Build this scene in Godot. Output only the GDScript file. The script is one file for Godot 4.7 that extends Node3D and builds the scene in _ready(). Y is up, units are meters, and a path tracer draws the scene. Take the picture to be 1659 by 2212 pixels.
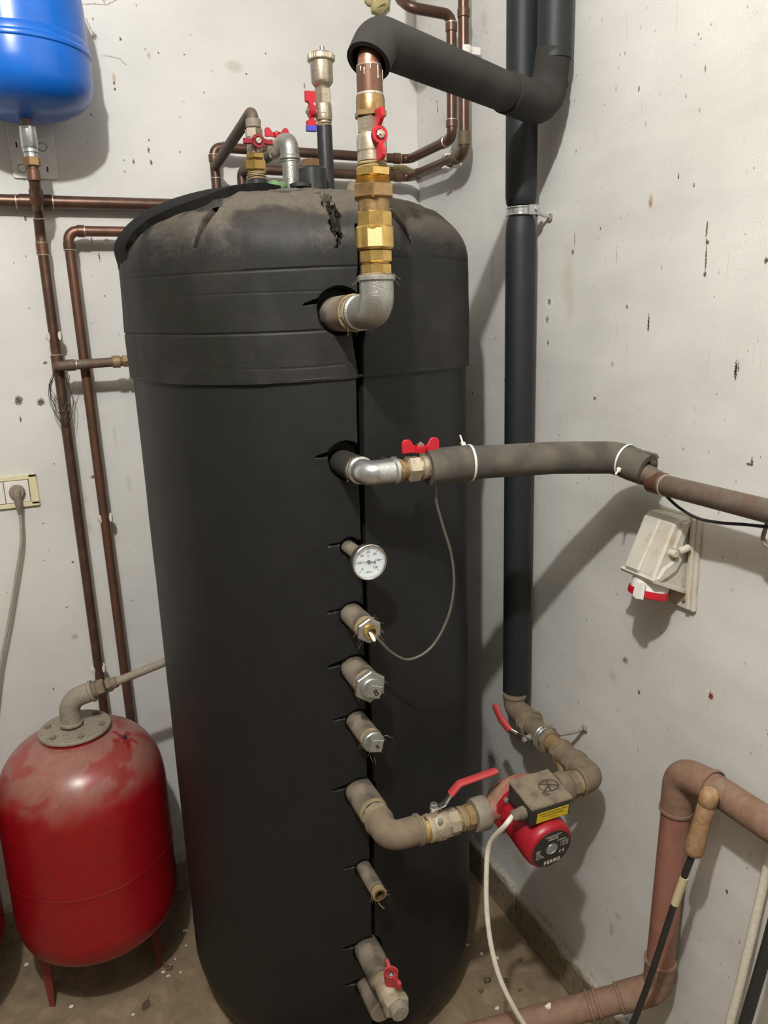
extends Node3D
# A boiler room corner: an insulated buffer tank with its pipes, valves, pump and expansion vessels.
# World: x runs along the back wall (the right wall is x = 0), z comes out of the back wall (z = 0), floor y = 0, metres.

const TANK := Vector2(-0.506, 0.454)   # axis of the buffer tank (x, z)
const TR := 0.351                      # outer radius of its foam jacket
const LAMP := Vector3(-1.25, 2.92, 2.10)
const TOP := 3.1                       # height of the ceiling

var M := {}
var used := {}
var rng := RandomNumberGenerator.new()

# ---------------------------------------------------------------- mesh collector
class MB:
	var v := PackedVector3Array()
	var n := PackedVector3Array()
	var c := PackedColorArray()
	var uv := PackedVector2Array()
	func tri(a: Vector3, b: Vector3, d: Vector3, na: Vector3, nb: Vector3, nd: Vector3) -> void:
		var cr := (b - a).cross(d - a)
		if cr.dot(na + nb + nd) > 0.0:
			v.append(a); v.append(d); v.append(b); n.append(na); n.append(nd); n.append(nb)
		else:
			v.append(a); v.append(b); v.append(d); n.append(na); n.append(nb); n.append(nd)
	func quad(a: Vector3, b: Vector3, d: Vector3, e: Vector3, na: Vector3, nb: Vector3, nd: Vector3, ne: Vector3) -> void:
		tri(a, b, d, na, nb, nd)
		tri(a, d, e, na, nd, ne)
	func flat(a: Vector3, b: Vector3, d: Vector3, e: Vector3, out: Vector3) -> void:
		var nn := (b - a).cross(d - a).normalized()
		if nn.length() < 0.5:
			nn = (d - a).cross(e - a).normalized()
		if nn.dot(out) < 0.0:
			nn = -nn
		quad(a, b, d, e, nn, nn, nn, nn)

func side(d: Vector3) -> Vector3:
	var h := Vector3.UP if absf(d.y) < 0.9 else Vector3.BACK
	return d.cross(h).normalized()

# profile of (t along d, radius); bands that meet at less than 35 degrees are shaded smooth
func lathe(mb: MB, a: Vector3, d: Vector3, prof: Array, seg := 28) -> void:
	d = d.normalized()
	var u := side(d)
	var w := d.cross(u).normalized()
	var bn := []
	for i in prof.size() - 1:
		var dt: float = prof[i + 1].x - prof[i].x
		var dr: float = prof[i + 1].y - prof[i].y
		bn.append(Vector2(-dr, dt).normalized())   # (along, out)
	for i in prof.size() - 1:
		var n0: Vector2 = bn[i]
		var n1: Vector2 = bn[i]
		if i > 0 and bn[i - 1].dot(bn[i]) > 0.8:
			n0 = (bn[i - 1] + bn[i]).normalized()
		if i < bn.size() - 1 and bn[i + 1].dot(bn[i]) > 0.8:
			n1 = (bn[i + 1] + bn[i]).normalized()
		for k in seg:
			var p0 := TAU * k / seg
			var p1 := TAU * (k + 1) / seg
			var e0 := u * cos(p0) + w * sin(p0)
			var e1 := u * cos(p1) + w * sin(p1)
			var c0: Vector3 = a + d * prof[i].x
			var c1: Vector3 = a + d * prof[i + 1].x
			mb.quad(c0 + e0 * prof[i].y, c0 + e1 * prof[i].y, c1 + e1 * prof[i + 1].y, c1 + e0 * prof[i + 1].y,
				d * n0.x + e0 * n0.y, d * n0.x + e1 * n0.y, d * n1.x + e1 * n1.y, d * n1.x + e0 * n1.y)

func cyl(mb: MB, a: Vector3, b: Vector3, r: float, seg := 24, ch := 0.0012) -> void:
	var l := a.distance_to(b)
	ch = minf(ch, minf(l * 0.3, r * 0.5))
	lathe(mb, a, b - a, [Vector2(0, 0), Vector2(0, r - ch), Vector2(ch, r), Vector2(l - ch, r), Vector2(l, r - ch), Vector2(l, 0)], seg)

func pipe_shell(mb: MB, a: Vector3, b: Vector3, ro: float, ri: float, seg := 28) -> void:
	var l := a.distance_to(b)
	lathe(mb, a, b - a, [Vector2(0.02, ri), Vector2(0, ri), Vector2(0, ro - 0.001), Vector2(0.001, ro), Vector2(l - 0.001, ro), Vector2(l, ro - 0.001), Vector2(l, ri), Vector2(l - 0.02, ri)], seg)

# polygonal prism with chamfered ends; af = distance across flats
func prism(mb: MB, a: Vector3, d: Vector3, t0: float, t1: float, af: float, sides := 6, rot := 0.0, ch := 0.0016) -> void:
	d = d.normalized()
	var u := side(d)
	var w := d.cross(u).normalized()
	var rc := af * 0.5 / cos(PI / sides)
	var rings := [[t0, rc - ch * 1.6], [t0 + ch, rc], [t1 - ch, rc], [t1, rc - ch * 1.6]]
	var mid := a + d * (t0 + t1) * 0.5
	for k in sides:
		var p0 := rot + TAU * k / sides
		var p1 := rot + TAU * (k + 1) / sides
		var e0 := u * cos(p0) + w * sin(p0)
		var e1 := u * cos(p1) + w * sin(p1)
		for j in 3:
			var q0: Vector3 = a + d * rings[j][0]
			var q1: Vector3 = a + d * rings[j + 1][0]
			mb.flat(q0 + e0 * rings[j][1], q0 + e1 * rings[j][1], q1 + e1 * rings[j + 1][1], q1 + e0 * rings[j + 1][1], (e0 + e1) + d * (j - 1) * 1.5)
		for s in [0, 3]:
			var q: Vector3 = a + d * rings[s][0]
			var nn := -d if s == 0 else d
			mb.tri(q, q + e0 * rings[s][1], q + e1 * rings[s][1], nn, nn, nn)

# swept tube; r is a number or an array; flat = [width vector, factor across, factor along thickness]
func tube(mb: MB, pts: Array, r, seg := 14, caps := true, wv := Vector3.ZERO, fw := 1.0, ft := 1.0) -> void:
	var m := pts.size()
	var tan := []
	for i in m:
		tan.append((pts[mini(i + 1, m - 1)] - pts[maxi(i - 1, 0)]).normalized())
	var u: Vector3 = side(tan[0]) if wv == Vector3.ZERO else wv
	var ring_v := []
	var ring_n := []
	for i in m:
		var t: Vector3 = tan[i]
		if wv != Vector3.ZERO:
			u = wv
		u = (u - t * u.dot(t)).normalized()
		var w: Vector3 = t.cross(u).normalized()
		var rr: float = r[i] if r is Array else r
		var va := PackedVector3Array()
		var na := PackedVector3Array()
		for k in seg + 1:
			var p := TAU * k / seg
			va.append(pts[i] + (u * cos(p) * fw + w * sin(p) * ft) * rr)
			na.append((u * cos(p) / fw + w * sin(p) / ft).normalized())
		ring_v.append(va); ring_n.append(na)
	for i in m - 1:
		for k in seg:
			mb.quad(ring_v[i][k], ring_v[i][k + 1], ring_v[i + 1][k + 1], ring_v[i + 1][k], ring_n[i][k], ring_n[i][k + 1], ring_n[i + 1][k + 1], ring_n[i + 1][k])
	if caps:
		for e in [0, m - 1]:
			var nn: Vector3 = -tan[0] if e == 0 else tan[m - 1]
			for k in seg:
				mb.tri(pts[e], ring_v[e][k], ring_v[e][k + 1], nn, nn, nn)

# hollow tube: outer skin, inner skin and ring ends
func sleeve(mb: MB, pts: Array, ro, ri: float, seg := 28) -> void:
	tube(mb, pts, ro, seg, false)
	var inner := MB.new()
	tube(inner, pts, ri, seg, false)
	for i in range(0, inner.v.size(), 3):
		mb.v.append(inner.v[i]); mb.v.append(inner.v[i + 2]); mb.v.append(inner.v[i + 1])
		mb.n.append(-inner.n[i]); mb.n.append(-inner.n[i + 2]); mb.n.append(-inner.n[i + 1])
	for e in 2:
		var t: Vector3 = (pts[0] - pts[1]).normalized() if e == 0 else (pts[-1] - pts[-2]).normalized()
		var p: Vector3 = pts[0] if e == 0 else pts[-1]
		var rr: float = ro[0 if e == 0 else -1] if ro is Array else ro
		lathe(mb, p, t, [Vector2(0, rr), Vector2(0.0005, ri)], seg)

# corners of a polyline rounded with arcs
func bend(pts: Array, rad: float, steps := 7) -> Array:
	var o := [pts[0]]
	for i in range(1, pts.size() - 1):
		var a: Vector3 = (pts[i - 1] - pts[i]).normalized()
		var b: Vector3 = (pts[i + 1] - pts[i]).normalized()
		var ang := acos(clampf(a.dot(b), -1, 1))
		if ang > 3.1:
			o.append(pts[i]); continue
		var l := minf(rad / tan(ang * 0.5), minf(pts[i].distance_to(pts[i - 1]), pts[i].distance_to(pts[i + 1])) * 0.499)
		var rr := l * tan(ang * 0.5)
		var cen: Vector3 = pts[i] + (a + b).normalized() * (rr / sin(ang * 0.5))
		var s0: Vector3 = pts[i] + a * l - cen
		var s1: Vector3 = pts[i] + b * l - cen
		for k in steps + 1:
			o.append(cen + s0.normalized().slerp(s1.normalized(), float(k) / steps) * rr)
	o.append(pts[-1])
	return o

func spline(pts: Array, sub := 8) -> Array:
	var o := []
	for i in pts.size() - 1:
		var p0: Vector3 = pts[maxi(i - 1, 0)]
		var p3: Vector3 = pts[mini(i + 2, pts.size() - 1)]
		for k in sub:
			o.append(pts[i].cubic_interpolate(pts[i + 1], p0, p3, float(k) / sub))
	o.append(pts[-1])
	return o

# box with chamfered edges; bx, by, bz are half extents as vectors
func box(mb: MB, c: Vector3, bx: Vector3, by: Vector3, bz: Vector3, b := 0.002) -> void:
	var ax := [bx, by, bz]
	var l := [bx.length(), by.length(), bz.length()]
	b = minf(b, minf(l[0], minf(l[1], l[2])) * 0.6)
	var un := [bx / l[0], by / l[1], bz / l[2]]
	for i in 3:
		var j := (i + 1) % 3
		var k := (i + 2) % 3
		for s in [-1.0, 1.0]:
			var o: Vector3 = c + ax[i] * s
			var uj: Vector3 = un[j] * (l[j] - b)
			var uk: Vector3 = un[k] * (l[k] - b)
			mb.flat(o - uj - uk, o + uj - uk, o + uj + uk, o - uj + uk, un[i] * s)
			for s2 in [-1.0, 1.0]:   # edge between faces i and j
				var e0: Vector3 = c + un[i] * s * l[i] + un[j] * s2 * (l[j] - b)
				var e1: Vector3 = c + un[i] * s * (l[i] - b) + un[j] * s2 * l[j]
				mb.flat(e0 - uk, e0 + uk, e1 + uk, e1 - uk, un[i] * s + un[j] * s2)
	for s0 in [-1.0, 1.0]:
		for s1 in [-1.0, 1.0]:
			for s2 in [-1.0, 1.0]:
				var p0: Vector3 = c + un[0] * s0 * l[0] + un[1] * s1 * (l[1] - b) + un[2] * s2 * (l[2] - b)
				var p1: Vector3 = c + un[0] * s0 * (l[0] - b) + un[1] * s1 * l[1] + un[2] * s2 * (l[2] - b)
				var p2: Vector3 = c + un[0] * s0 * (l[0] - b) + un[1] * s1 * (l[1] - b) + un[2] * s2 * l[2]
				var nn: Vector3 = (un[0] * s0 + un[1] * s1 + un[2] * s2).normalized()
				mb.tri(p0, p1, p2, nn, nn, nn)

func abox(mb: MB, lo: Vector3, hi: Vector3, b := 0.002) -> void:
	var h := (hi - lo) * 0.5
	box(mb, (lo + hi) * 0.5, Vector3(h.x, 0, 0), Vector3(0, h.y, 0), Vector3(0, 0, h.z), b)

# extruded outline in the plane (ux, uy) about o, thickness th along uz, chamfer b
func plate(mb: MB, o: Vector3, ux: Vector3, uy: Vector3, outline: Array, th: float, b := 0.0008) -> void:
	var uz := ux.cross(uy).normalized()
	var pv := PackedVector2Array(outline)
	if Geometry2D.is_polygon_clockwise(pv):
		pv.reverse()
	var inner := pv
	if b > 0.0:
		var sh := Geometry2D.offset_polygon(pv, -b, Geometry2D.JOIN_MITER)
		if sh.size() > 0 and sh[0].size() == pv.size():
			# line the shrunk outline up with the first one
			var best := 0
			for i in sh[0].size():
				if sh[0][i].distance_to(pv[0]) < sh[0][best].distance_to(pv[0]):
					best = i
			inner = PackedVector2Array()
			for i in pv.size():
				inner.append(sh[0][(best + i) % pv.size()])
		else:
			b = 0.0
	var idx := Geometry2D.triangulate_polygon(inner)
	var at := func(p: Vector2, z: float) -> Vector3: return o + ux * p.x + uy * p.y + uz * z
	for s in [-1.0, 1.0]:
		for i in range(0, idx.size(), 3):
			mb.tri(at.call(inner[idx[i]], s * th * 0.5), at.call(inner[idx[i + 1]], s * th * 0.5), at.call(inner[idx[i + 2]], s * th * 0.5), uz * s, uz * s, uz * s)
		for i in pv.size():
			var j := (i + 1) % pv.size()
			var e := pv[j] - pv[i]
			var out := ux * e.y - uy * e.x
			if b > 0.0:
				mb.flat(at.call(inner[i], s * th * 0.5), at.call(inner[j], s * th * 0.5), at.call(pv[j], s * (th * 0.5 - b)), at.call(pv[i], s * (th * 0.5 - b)), out.normalized() + uz * s)
			if s > 0.0:
				mb.flat(at.call(pv[i], -(th * 0.5 - b)), at.call(pv[j], -(th * 0.5 - b)), at.call(pv[j], th * 0.5 - b), at.call(pv[i], th * 0.5 - b), out)

func lump(mb: MB, c: Vector3, rad: Vector3, rough: float, sd: int, rings := 9, seg := 12) -> void:
	var nz := FastNoiseLite.new()
	nz.seed = sd
	nz.frequency = 1.1
	var p := func(i: int, k: int) -> Vector3:
		var th := PI * i / rings
		var ph := TAU * (k % seg) / seg
		var e := Vector3(sin(th) * cos(ph), cos(th), sin(th) * sin(ph))
		return e * (1.0 + rough * nz.get_noise_3dv(e * 1.6))
	for i in rings:
		for k in seg:
			var q := [p.call(i, k), p.call(i, k + 1), p.call(i + 1, k + 1), p.call(i + 1, k)]
			var nn := []
			for e in q:
				nn.append((e / rad).normalized())
			mb.quad(c + q[0] * rad, c + q[1] * rad, c + q[2] * rad, c + q[3] * rad, nn[0], nn[1], nn[2], nn[3])

# ---------------------------------------------------------------- things and parts
func numbered(called: String) -> String:
	if not used.has(called):
		used[called] = 0
		return called
	used[called] += 1
	return "%s_%03d" % [called, used[called]]

func thing(called: String, label: String, category: String, at: Vector3, group := "") -> Node3D:
	var o := Node3D.new()
	o.name = numbered(called)
	add_child(o)
	o.position = at
	o.set_meta("label", label)
	o.set_meta("category", category)
	if group:
		o.set_meta("group", group)
	return o

func origin_of(p: Node3D) -> Vector3:
	var o := Vector3.ZERO
	var q: Node = p
	while q != self and q is Node3D:
		o += q.position
		q = q.get_parent()
	return o

func part(called: String, mb: MB, m: Material, parent: Node3D) -> MeshInstance3D:
	var off := origin_of(parent)
	var v := mb.v.duplicate()
	if off != Vector3.ZERO:
		for i in v.size():
			v[i] -= off
	var arr := []
	arr.resize(Mesh.ARRAY_MAX)
	arr[Mesh.ARRAY_VERTEX] = v
	arr[Mesh.ARRAY_NORMAL] = mb.n
	if mb.c.size() == v.size():
		arr[Mesh.ARRAY_COLOR] = mb.c
	if mb.uv.size() == v.size():
		arr[Mesh.ARRAY_TEX_UV] = mb.uv
	var me := ArrayMesh.new()
	me.add_surface_from_arrays(Mesh.PRIMITIVE_TRIANGLES, arr)
	me.surface_set_material(0, m)
	var o := MeshInstance3D.new()
	o.name = called
	o.mesh = me
	parent.add_child(o, true)
	return o

func structure(called: String, mb: MB, m: Material) -> MeshInstance3D:
	var o := part(called, mb, m, self)
	o.set_meta("kind", "structure")
	o.set_meta("category", called.split("_")[0])
	return o

func words(parent: Node3D, text: String, at: Vector3, ux: Vector3, uy: Vector3, h: float, m: Material, called := "lettering", depth := 0.0004, bold := false) -> void:
	var f := SystemFont.new()
	f.font_names = PackedStringArray(["Droid Sans"])
	if bold:
		f.font_weight = 700
	var t := TextMesh.new()
	t.text = text
	t.font = f
	t.font_size = 32
	t.pixel_size = h / 23.0
	t.depth = depth
	t.curve_step = 1.0
	t.material = m
	var o := MeshInstance3D.new()
	o.name = called
	o.mesh = t
	parent.add_child(o, true)
	ux = ux.normalized()
	uy = (uy - ux * uy.dot(ux)).normalized()
	o.transform = Transform3D(Basis(ux, uy, ux.cross(uy)), at - origin_of(parent))

# hemp and loose fibres around a threaded joint
func fibres(mb: MB, at: Vector3, d: Vector3, r: float, count: int, length: float, sd: int) -> void:
	var g := RandomNumberGenerator.new()
	g.seed = sd
	d = d.normalized()
	var u := side(d)
	var w := d.cross(u)
	for i in int(count * 0.55):
		var p := g.randf() * TAU
		var e := u * cos(p) + w * sin(p)
		var q := at + e * r * 0.96 + d * g.randf_range(-0.004, 0.004)
		var l := length * g.randf_range(0.25, 1.0) * g.randf_range(0.5, 1.0)
		var t := u * -sin(p) + w * cos(p)
		var dir := (e * g.randf_range(0.05, 0.7) + t * g.randf_range(-1.4, 1.4) + d * g.randf_range(-0.5, 0.7)).normalized()
		var pts := [q]
		for k in 4:
			dir = (dir + Vector3(g.randf_range(-.5, .5), g.randf_range(-.8, .1), g.randf_range(-.5, .5))).normalized()
			q += dir * l / 4
			pts.append(q)
		tube(mb, spline(pts, 3), 0.00026, 4, false)

func hemp_ring(mb: MB, at: Vector3, d: Vector3, t0: float, t1: float, r: float, sd: int) -> void:
	# a few wound strands
	var g := RandomNumberGenerator.new()
	g.seed = sd
	d = d.normalized()
	var u := side(d)
	var w := d.cross(u)
	var n := int(maxf(3, (t1 - t0) / 0.0022))
	for i in n:
		var pts := []
		var tt := lerpf(t0, t1, (i + 0.5) / n)
		var ph := g.randf() * TAU
		var lean := g.randf_range(-0.0022, 0.0022)
		for k in 21:
			var p := TAU * k / 20
			pts.append(at + d * (tt + lean * sin(p + ph)) + (u * cos(p) + w * sin(p)) * (r + 0.0007 * sin(p * 3 + ph)))
		tube(mb, pts, 0.0016, 6, false)

const LAMP_ENERGY := 4.15

func _ready() -> void:
	# camera, surroundings, exposure
	var cam := Camera3D.new()
	cam.name = "camera"
	add_child(cam)
	cam.fov = 67.668
	cam.near = 0.02
	cam.transform = Transform3D(Basis(Vector3(0.91947199, -0.0328371, 0.39178181), Vector3(0.12422726, 0.96971814, -0.21027201), Vector3(-0.3730132, 0.2420092, 0.89570793)), Vector3(-1.0, 1.64, 2.07))
	cam.current = true
	var we := WorldEnvironment.new()
	we.name = "surroundings"
	var env := Environment.new()
	env.background_mode = Environment.BG_COLOR
	env.background_color = Color(0.02, 0.02, 0.02)
	env.ambient_light_source = Environment.AMBIENT_SOURCE_DISABLED
	env.tonemap_mode = Environment.TONE_MAPPER_LINEAR
	env.tonemap_exposure = 1.0
	env.sdfgi_enabled = true
	env.ssao_enabled = true
	env.ssil_enabled = true
	we.environment = env
	add_child(we)
	rng.seed = 1
	make_materials()
	build_lamp()
	build_room()
	build_tank()
	build_column()
	build_tall_pipe()
	build_middle()
	build_stubs()
	build_pump()
	build_left()
	build_top()
	build_right()
	build_litter()

# ---------------------------------------------------------------- materials
func noise(freq: float, sd: int, octaves := 4, kind := FastNoiseLite.TYPE_SIMPLEX_SMOOTH) -> FastNoiseLite:
	var f := FastNoiseLite.new()
	f.noise_type = kind
	f.frequency = freq
	f.seed = sd
	f.fractal_octaves = octaves
	return f

func noise_tex(freq: float, sd: int, stops: Array, cols: Array, size := 256, octaves := 4) -> NoiseTexture2D:
	var t := NoiseTexture2D.new()
	t.width = size
	t.height = size
	t.seamless = true
	t.noise = noise(freq, sd, octaves)
	var g := Gradient.new()
	g.offsets = PackedFloat32Array(stops)
	g.colors = PackedColorArray(cols)
	t.color_ramp = g
	return t

func rgb(r: float, g: float, b: float) -> Color:
	return Color(r / 255.0, g / 255.0, b / 255.0)

# colours: 1 to 4 stops over a noise; per = repeats of the 256 px tile per metre
func mat(called: String, cols: Array, rough: float, metal := 0.0, per := 6.0, freq := 0.02, bump := 0.0, stops := []) -> StandardMaterial3D:
	var m := StandardMaterial3D.new()
	m.resource_name = called
	m.roughness = rough
	m.metallic = metal
	m.uv1_triplanar = true
	m.uv1_world_triplanar = true
	m.uv1_scale = Vector3.ONE * per
	if cols.size() == 1:
		m.albedo_color = cols[0]
	else:
		var st := stops
		if st.is_empty():
			st = [0.3, 0.7] if cols.size() == 2 else ([0.25, 0.5, 0.75] if cols.size() == 3 else [0.2, 0.42, 0.6, 0.8])
		m.albedo_texture = noise_tex(freq, called.hash() % 1000, st, cols)
	if bump > 0.0:
		m.heightmap_enabled = true
		m.heightmap_scale = bump
		m.heightmap_texture = noise_tex(0.11, called.hash() % 777 + 3, [0.2, 0.8], [Color.BLACK, Color.WHITE], 256, 3)
	M[called] = m
	return m

func make_materials() -> void:
	mat("copper_old", [rgb(86, 64, 53), rgb(100, 76, 64), rgb(92, 69, 58), rgb(108, 83, 70)], 0.36, 0.6, 4.0, 0.012)
	mat("copper_worn", [rgb(102, 72, 56), rgb(116, 84, 66), rgb(108, 79, 64), rgb(95, 73, 62)], 0.42, 0.55, 5.0, 0.012)
	mat("copper_dusty", [rgb(100, 80, 68), rgb(92, 80, 70), rgb(106, 96, 85), rgb(98, 76, 63)], 0.65, 0.25, 6.0, 0.012, 0.01)
	mat("copper_clean", [rgb(196, 138, 112), rgb(212, 158, 132), rgb(182, 120, 92)], 0.32, 0.85, 12.0, 0.03)
	mat("solder", [rgb(170, 160, 148), rgb(205, 198, 186)], 0.4, 0.7, 20.0, 0.04)
	mat("galvanized", [rgb(148, 148, 142), rgb(176, 176, 170), rgb(160, 158, 150)], 0.38, 0.75, 14.0, 0.05, 0.03)
	mat("galvanized_bright", [rgb(186, 188, 186), rgb(206, 208, 206)], 0.27, 0.85, 14.0, 0.05)
	mat("galvanized_dusty", [rgb(132, 123, 108), rgb(142, 133, 118), rgb(124, 117, 105)], 0.75, 0.15, 8.0, 0.02, 0.01)
	mat("iron_dusty", [rgb(112, 98, 80), rgb(122, 107, 88), rgb(106, 92, 75)], 0.85, 0.05, 5.0, 0.012, 0.006)
	mat("brass", [rgb(206, 174, 104), rgb(214, 184, 118), rgb(198, 164, 94)], 0.27, 0.9, 8.0, 0.02)
	mat("brass_aged", [rgb(146, 118, 80), rgb(158, 130, 90), rgb(132, 106, 76)], 0.38, 0.75, 8.0, 0.02)
	mat("brass_dusty", [rgb(150, 126, 88), rgb(136, 114, 84), rgb(166, 138, 92)], 0.6, 0.4, 10.0, 0.04)
	mat("nickel", [rgb(186, 174, 152), rgb(200, 190, 170), rgb(176, 162, 140)], 0.36, 0.8, 12.0, 0.03)
	mat("nickel_dusty", [rgb(162, 148, 126), rgb(178, 166, 146), rgb(150, 136, 112)], 0.6, 0.35, 10.0, 0.03)
	mat("chrome", [rgb(210, 208, 202)], 0.2, 0.95)
	mat("steel", [rgb(176, 178, 178), rgb(196, 198, 198)], 0.3, 0.85, 12.0, 0.03)
	mat("red_handle", [rgb(182, 20, 40), rgb(172, 17, 34)], 0.42, 0.0, 12.0, 0.03)
	mat("red_handle_dusty", [rgb(170, 36, 44), rgb(164, 72, 66), rgb(174, 30, 40)], 0.6, 0.0, 26.0, 0.03)
	mat("blue_plastic", [rgb(72, 70, 180)], 0.45)
	mat("foam", [rgb(25, 25, 24), rgb(29, 29, 28), rgb(23, 23, 22)], 0.52, 0.0, 5.0, 0.012, 0.008)
	mat("foam_inner", [rgb(26, 25, 24), rgb(32, 31, 29)], 0.9, 0.0, 12.0, 0.06, 0.02)
	mat("foam_pipe", [rgb(30, 34, 35), rgb(34, 37, 38), rgb(28, 32, 33)], 0.55, 0.0, 6.0, 0.012, 0.008)
	mat("foam_worn", [rgb(44, 43, 41), rgb(50, 48, 46), rgb(57, 54, 50)], 0.75, 0.0, 4.0, 0.01, 0.01)
	mat("foam_dusty", [rgb(66, 63, 58), rgb(80, 75, 67), rgb(92, 85, 75)], 0.9, 0.0, 5.0, 0.01, 0.02, [0.3, 0.5, 0.7])
	mat("stub_dust", [rgb(76, 70, 62), rgb(114, 103, 89), rgb(127, 115, 100)], 0.9, 0.0, 6.0, 0.01, 0.01, [0.2, 0.42, 0.7])
	mat("black_plastic", [rgb(36, 37, 38), rgb(48, 48, 48)], 0.35, 0.0, 10.0, 0.02)
	mat("black_rubber", [rgb(38, 37, 36)], 0.6)
	mat("white_plastic", [rgb(216, 213, 205), rgb(224, 221, 213)], 0.45, 0.0, 8.0, 0.02)
	mat("socket_grey", [rgb(188, 184, 172), rgb(194, 189, 177), rgb(186, 178, 162), rgb(176, 162, 140)], 0.5, 0.0, 6.0, 0.012, 0.0, [0.3, 0.55, 0.75, 0.9])
	mat("cream_plastic", [rgb(212, 202, 164), rgb(218, 210, 176)], 0.4, 0.0, 8.0, 0.02)
	mat("plug_grey", [rgb(128, 116, 102), rgb(146, 134, 120), rgb(112, 102, 90)], 0.65, 0.0, 24.0, 0.03)
	mat("cable_grey", [rgb(150, 142, 126), rgb(164, 156, 142)], 0.55, 0.0, 10.0, 0.03)
	mat("cable_white", [rgb(208, 202, 184), rgb(220, 215, 200)], 0.45, 0.0, 10.0, 0.03)
	mat("cable_brown", [rgb(82, 76, 66), rgb(94, 87, 76)], 0.45, 0.0, 10.0, 0.03)
	mat("hemp", [rgb(132, 116, 84), rgb(152, 134, 98), rgb(114, 99, 72)], 0.85, 0.0, 40.0, 0.06)
	mat("pump_red", [rgb(156, 22, 38), rgb(146, 18, 32)], 0.38, 0.0, 10.0, 0.03)
	mat("pump_red_dusty", [rgb(150, 46, 46), rgb(146, 84, 72), rgb(146, 116, 94)], 0.75, 0.0, 6.0, 0.012, 0.01, [0.22, 0.38, 0.52])
	mat("box_dusty", [rgb(92, 83, 70), rgb(112, 100, 83), rgb(122, 110, 92)], 0.85, 0.0, 7.0, 0.014, 0.012, [0.2, 0.4, 0.7])
	mat("label_yellow", [rgb(214, 186, 36), rgb(200, 172, 34)], 0.5, 0.0, 18.0, 0.04)
	mat("label_black", [rgb(38, 37, 36)], 0.45)
	mat("print_white", [rgb(214, 206, 190)], 0.6)
	mat("print_dark", [rgb(30, 29, 28)], 0.6)
	mat("dial_white", [rgb(222, 230, 234)], 0.5)
	mat("drain_brown", [rgb(138, 94, 80), rgb(146, 102, 87), rgb(131, 89, 76)], 0.42, 0.0, 4.0, 0.012)
	mat("drain_dusty", [rgb(124, 93, 76), rgb(130, 104, 85), rgb(118, 87, 70), rgb(128, 108, 91)], 0.8, 0.0, 5.0, 0.012, 0.01)
	mat("wood", [rgb(150, 118, 84), rgb(166, 136, 101), rgb(140, 102, 72), rgb(158, 130, 97)], 0.6, 0.0, 7.0, 0.014)
	mat("tape", [rgb(206, 192, 158), rgb(186, 168, 132)], 0.6, 0.0, 30.0, 0.04)
	mat("blue_paint", [rgb(14, 92, 186), rgb(18, 98, 194)], 0.27, 0.0, 4.0, 0.02)
	mat("foam_yellow", [rgb(206, 194, 146), rgb(190, 176, 128)], 0.85, 0.0, 20.0, 0.05, 0.1)
	mat("green_cloth", [rgb(92, 122, 84), rgb(112, 142, 100)], 0.8, 0.0, 30.0, 0.05)
	mat("plaster_dim", [rgb(128, 124, 116), rgb(136, 132, 124), rgb(120, 115, 106)], 0.8, 0.0, 0.8, 0.02, 0.05)
	mat("ceiling_paint", [rgb(214, 211, 204), rgb(206, 203, 195)], 0.85, 0.0, 0.7, 0.02)
	mat("skirting", [rgb(122, 108, 86), rgb(138, 124, 100), rgb(108, 94, 76)], 0.8, 0.0, 5.0, 0.02, 0.05)
	mat("mortar", [rgb(150, 144, 132), rgb(170, 164, 152)], 0.9, 0.0, 9.0, 0.03, 0.1)
	mat("dirt_crumb", [rgb(92, 80, 63), rgb(106, 92, 73)], 0.9, 0.0, 40.0, 0.05)
	mat("chalk", [rgb(216, 208, 194)], 0.9)
	mat("leaf_dry", [rgb(92, 76, 56), rgb(74, 60, 46)], 0.8, 0.0, 40.0, 0.05)
	mat("sticker", [rgb(214, 196, 142), rgb(200, 176, 116), rgb(222, 208, 164)], 0.6, 0.2, 26.0, 0.05)
	mat("verdigris", [rgb(72, 104, 80), rgb(104, 84, 64), rgb(120, 86, 64)], 0.7, 0.3, 20.0, 0.04)
	for q in ["foam_inner", "foam_worn"]:
		M[q].metallic_specular = 0.3
	for q in ["foam", "foam_pipe"]:
		M[q].metallic_specular = 0.42
	mat("leg_red", [rgb(112, 42, 38), rgb(124, 56, 48)], 0.6, 0.0, 12.0, 0.02)
	var gl := StandardMaterial3D.new()
	gl.resource_name = "glass"
	gl.albedo_color = Color(1, 1, 1, 0.06)
	gl.roughness = 0.03
	gl.transparency = BaseMaterial3D.TRANSPARENCY_ALPHA
	M["glass"] = gl
	var vc := StandardMaterial3D.new()      # dust and paint by vertex colour over a fine grain
	vc.resource_name = "foam_hood"
	vc.vertex_color_use_as_albedo = true
	vc.roughness = 0.6
	vc.uv1_triplanar = true
	vc.uv1_world_triplanar = true
	vc.uv1_scale = Vector3.ONE * 6.0
	vc.albedo_texture = noise_tex(0.09, 71, [0.25, 0.75], [rgb(214, 214, 214), rgb(255, 255, 255)])
	vc.heightmap_enabled = true
	vc.heightmap_scale = 0.012
	vc.metallic_specular = 0.42
	vc.heightmap_texture = noise_tex(0.12, 72, [0.2, 0.8], [Color.BLACK, Color.WHITE], 256, 3)
	M["foam_hood"] = vc
	var rp := vc.duplicate()
	rp.resource_name = "vessel_red"
	rp.heightmap_enabled = false
	rp.roughness = 0.32
	rp.metallic_specular = 0.5
	rp.albedo_texture = noise_tex(0.02, 75, [0.25, 0.75], [rgb(236, 236, 236), rgb(255, 255, 255)])
	M["vessel_red"] = rp

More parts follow.
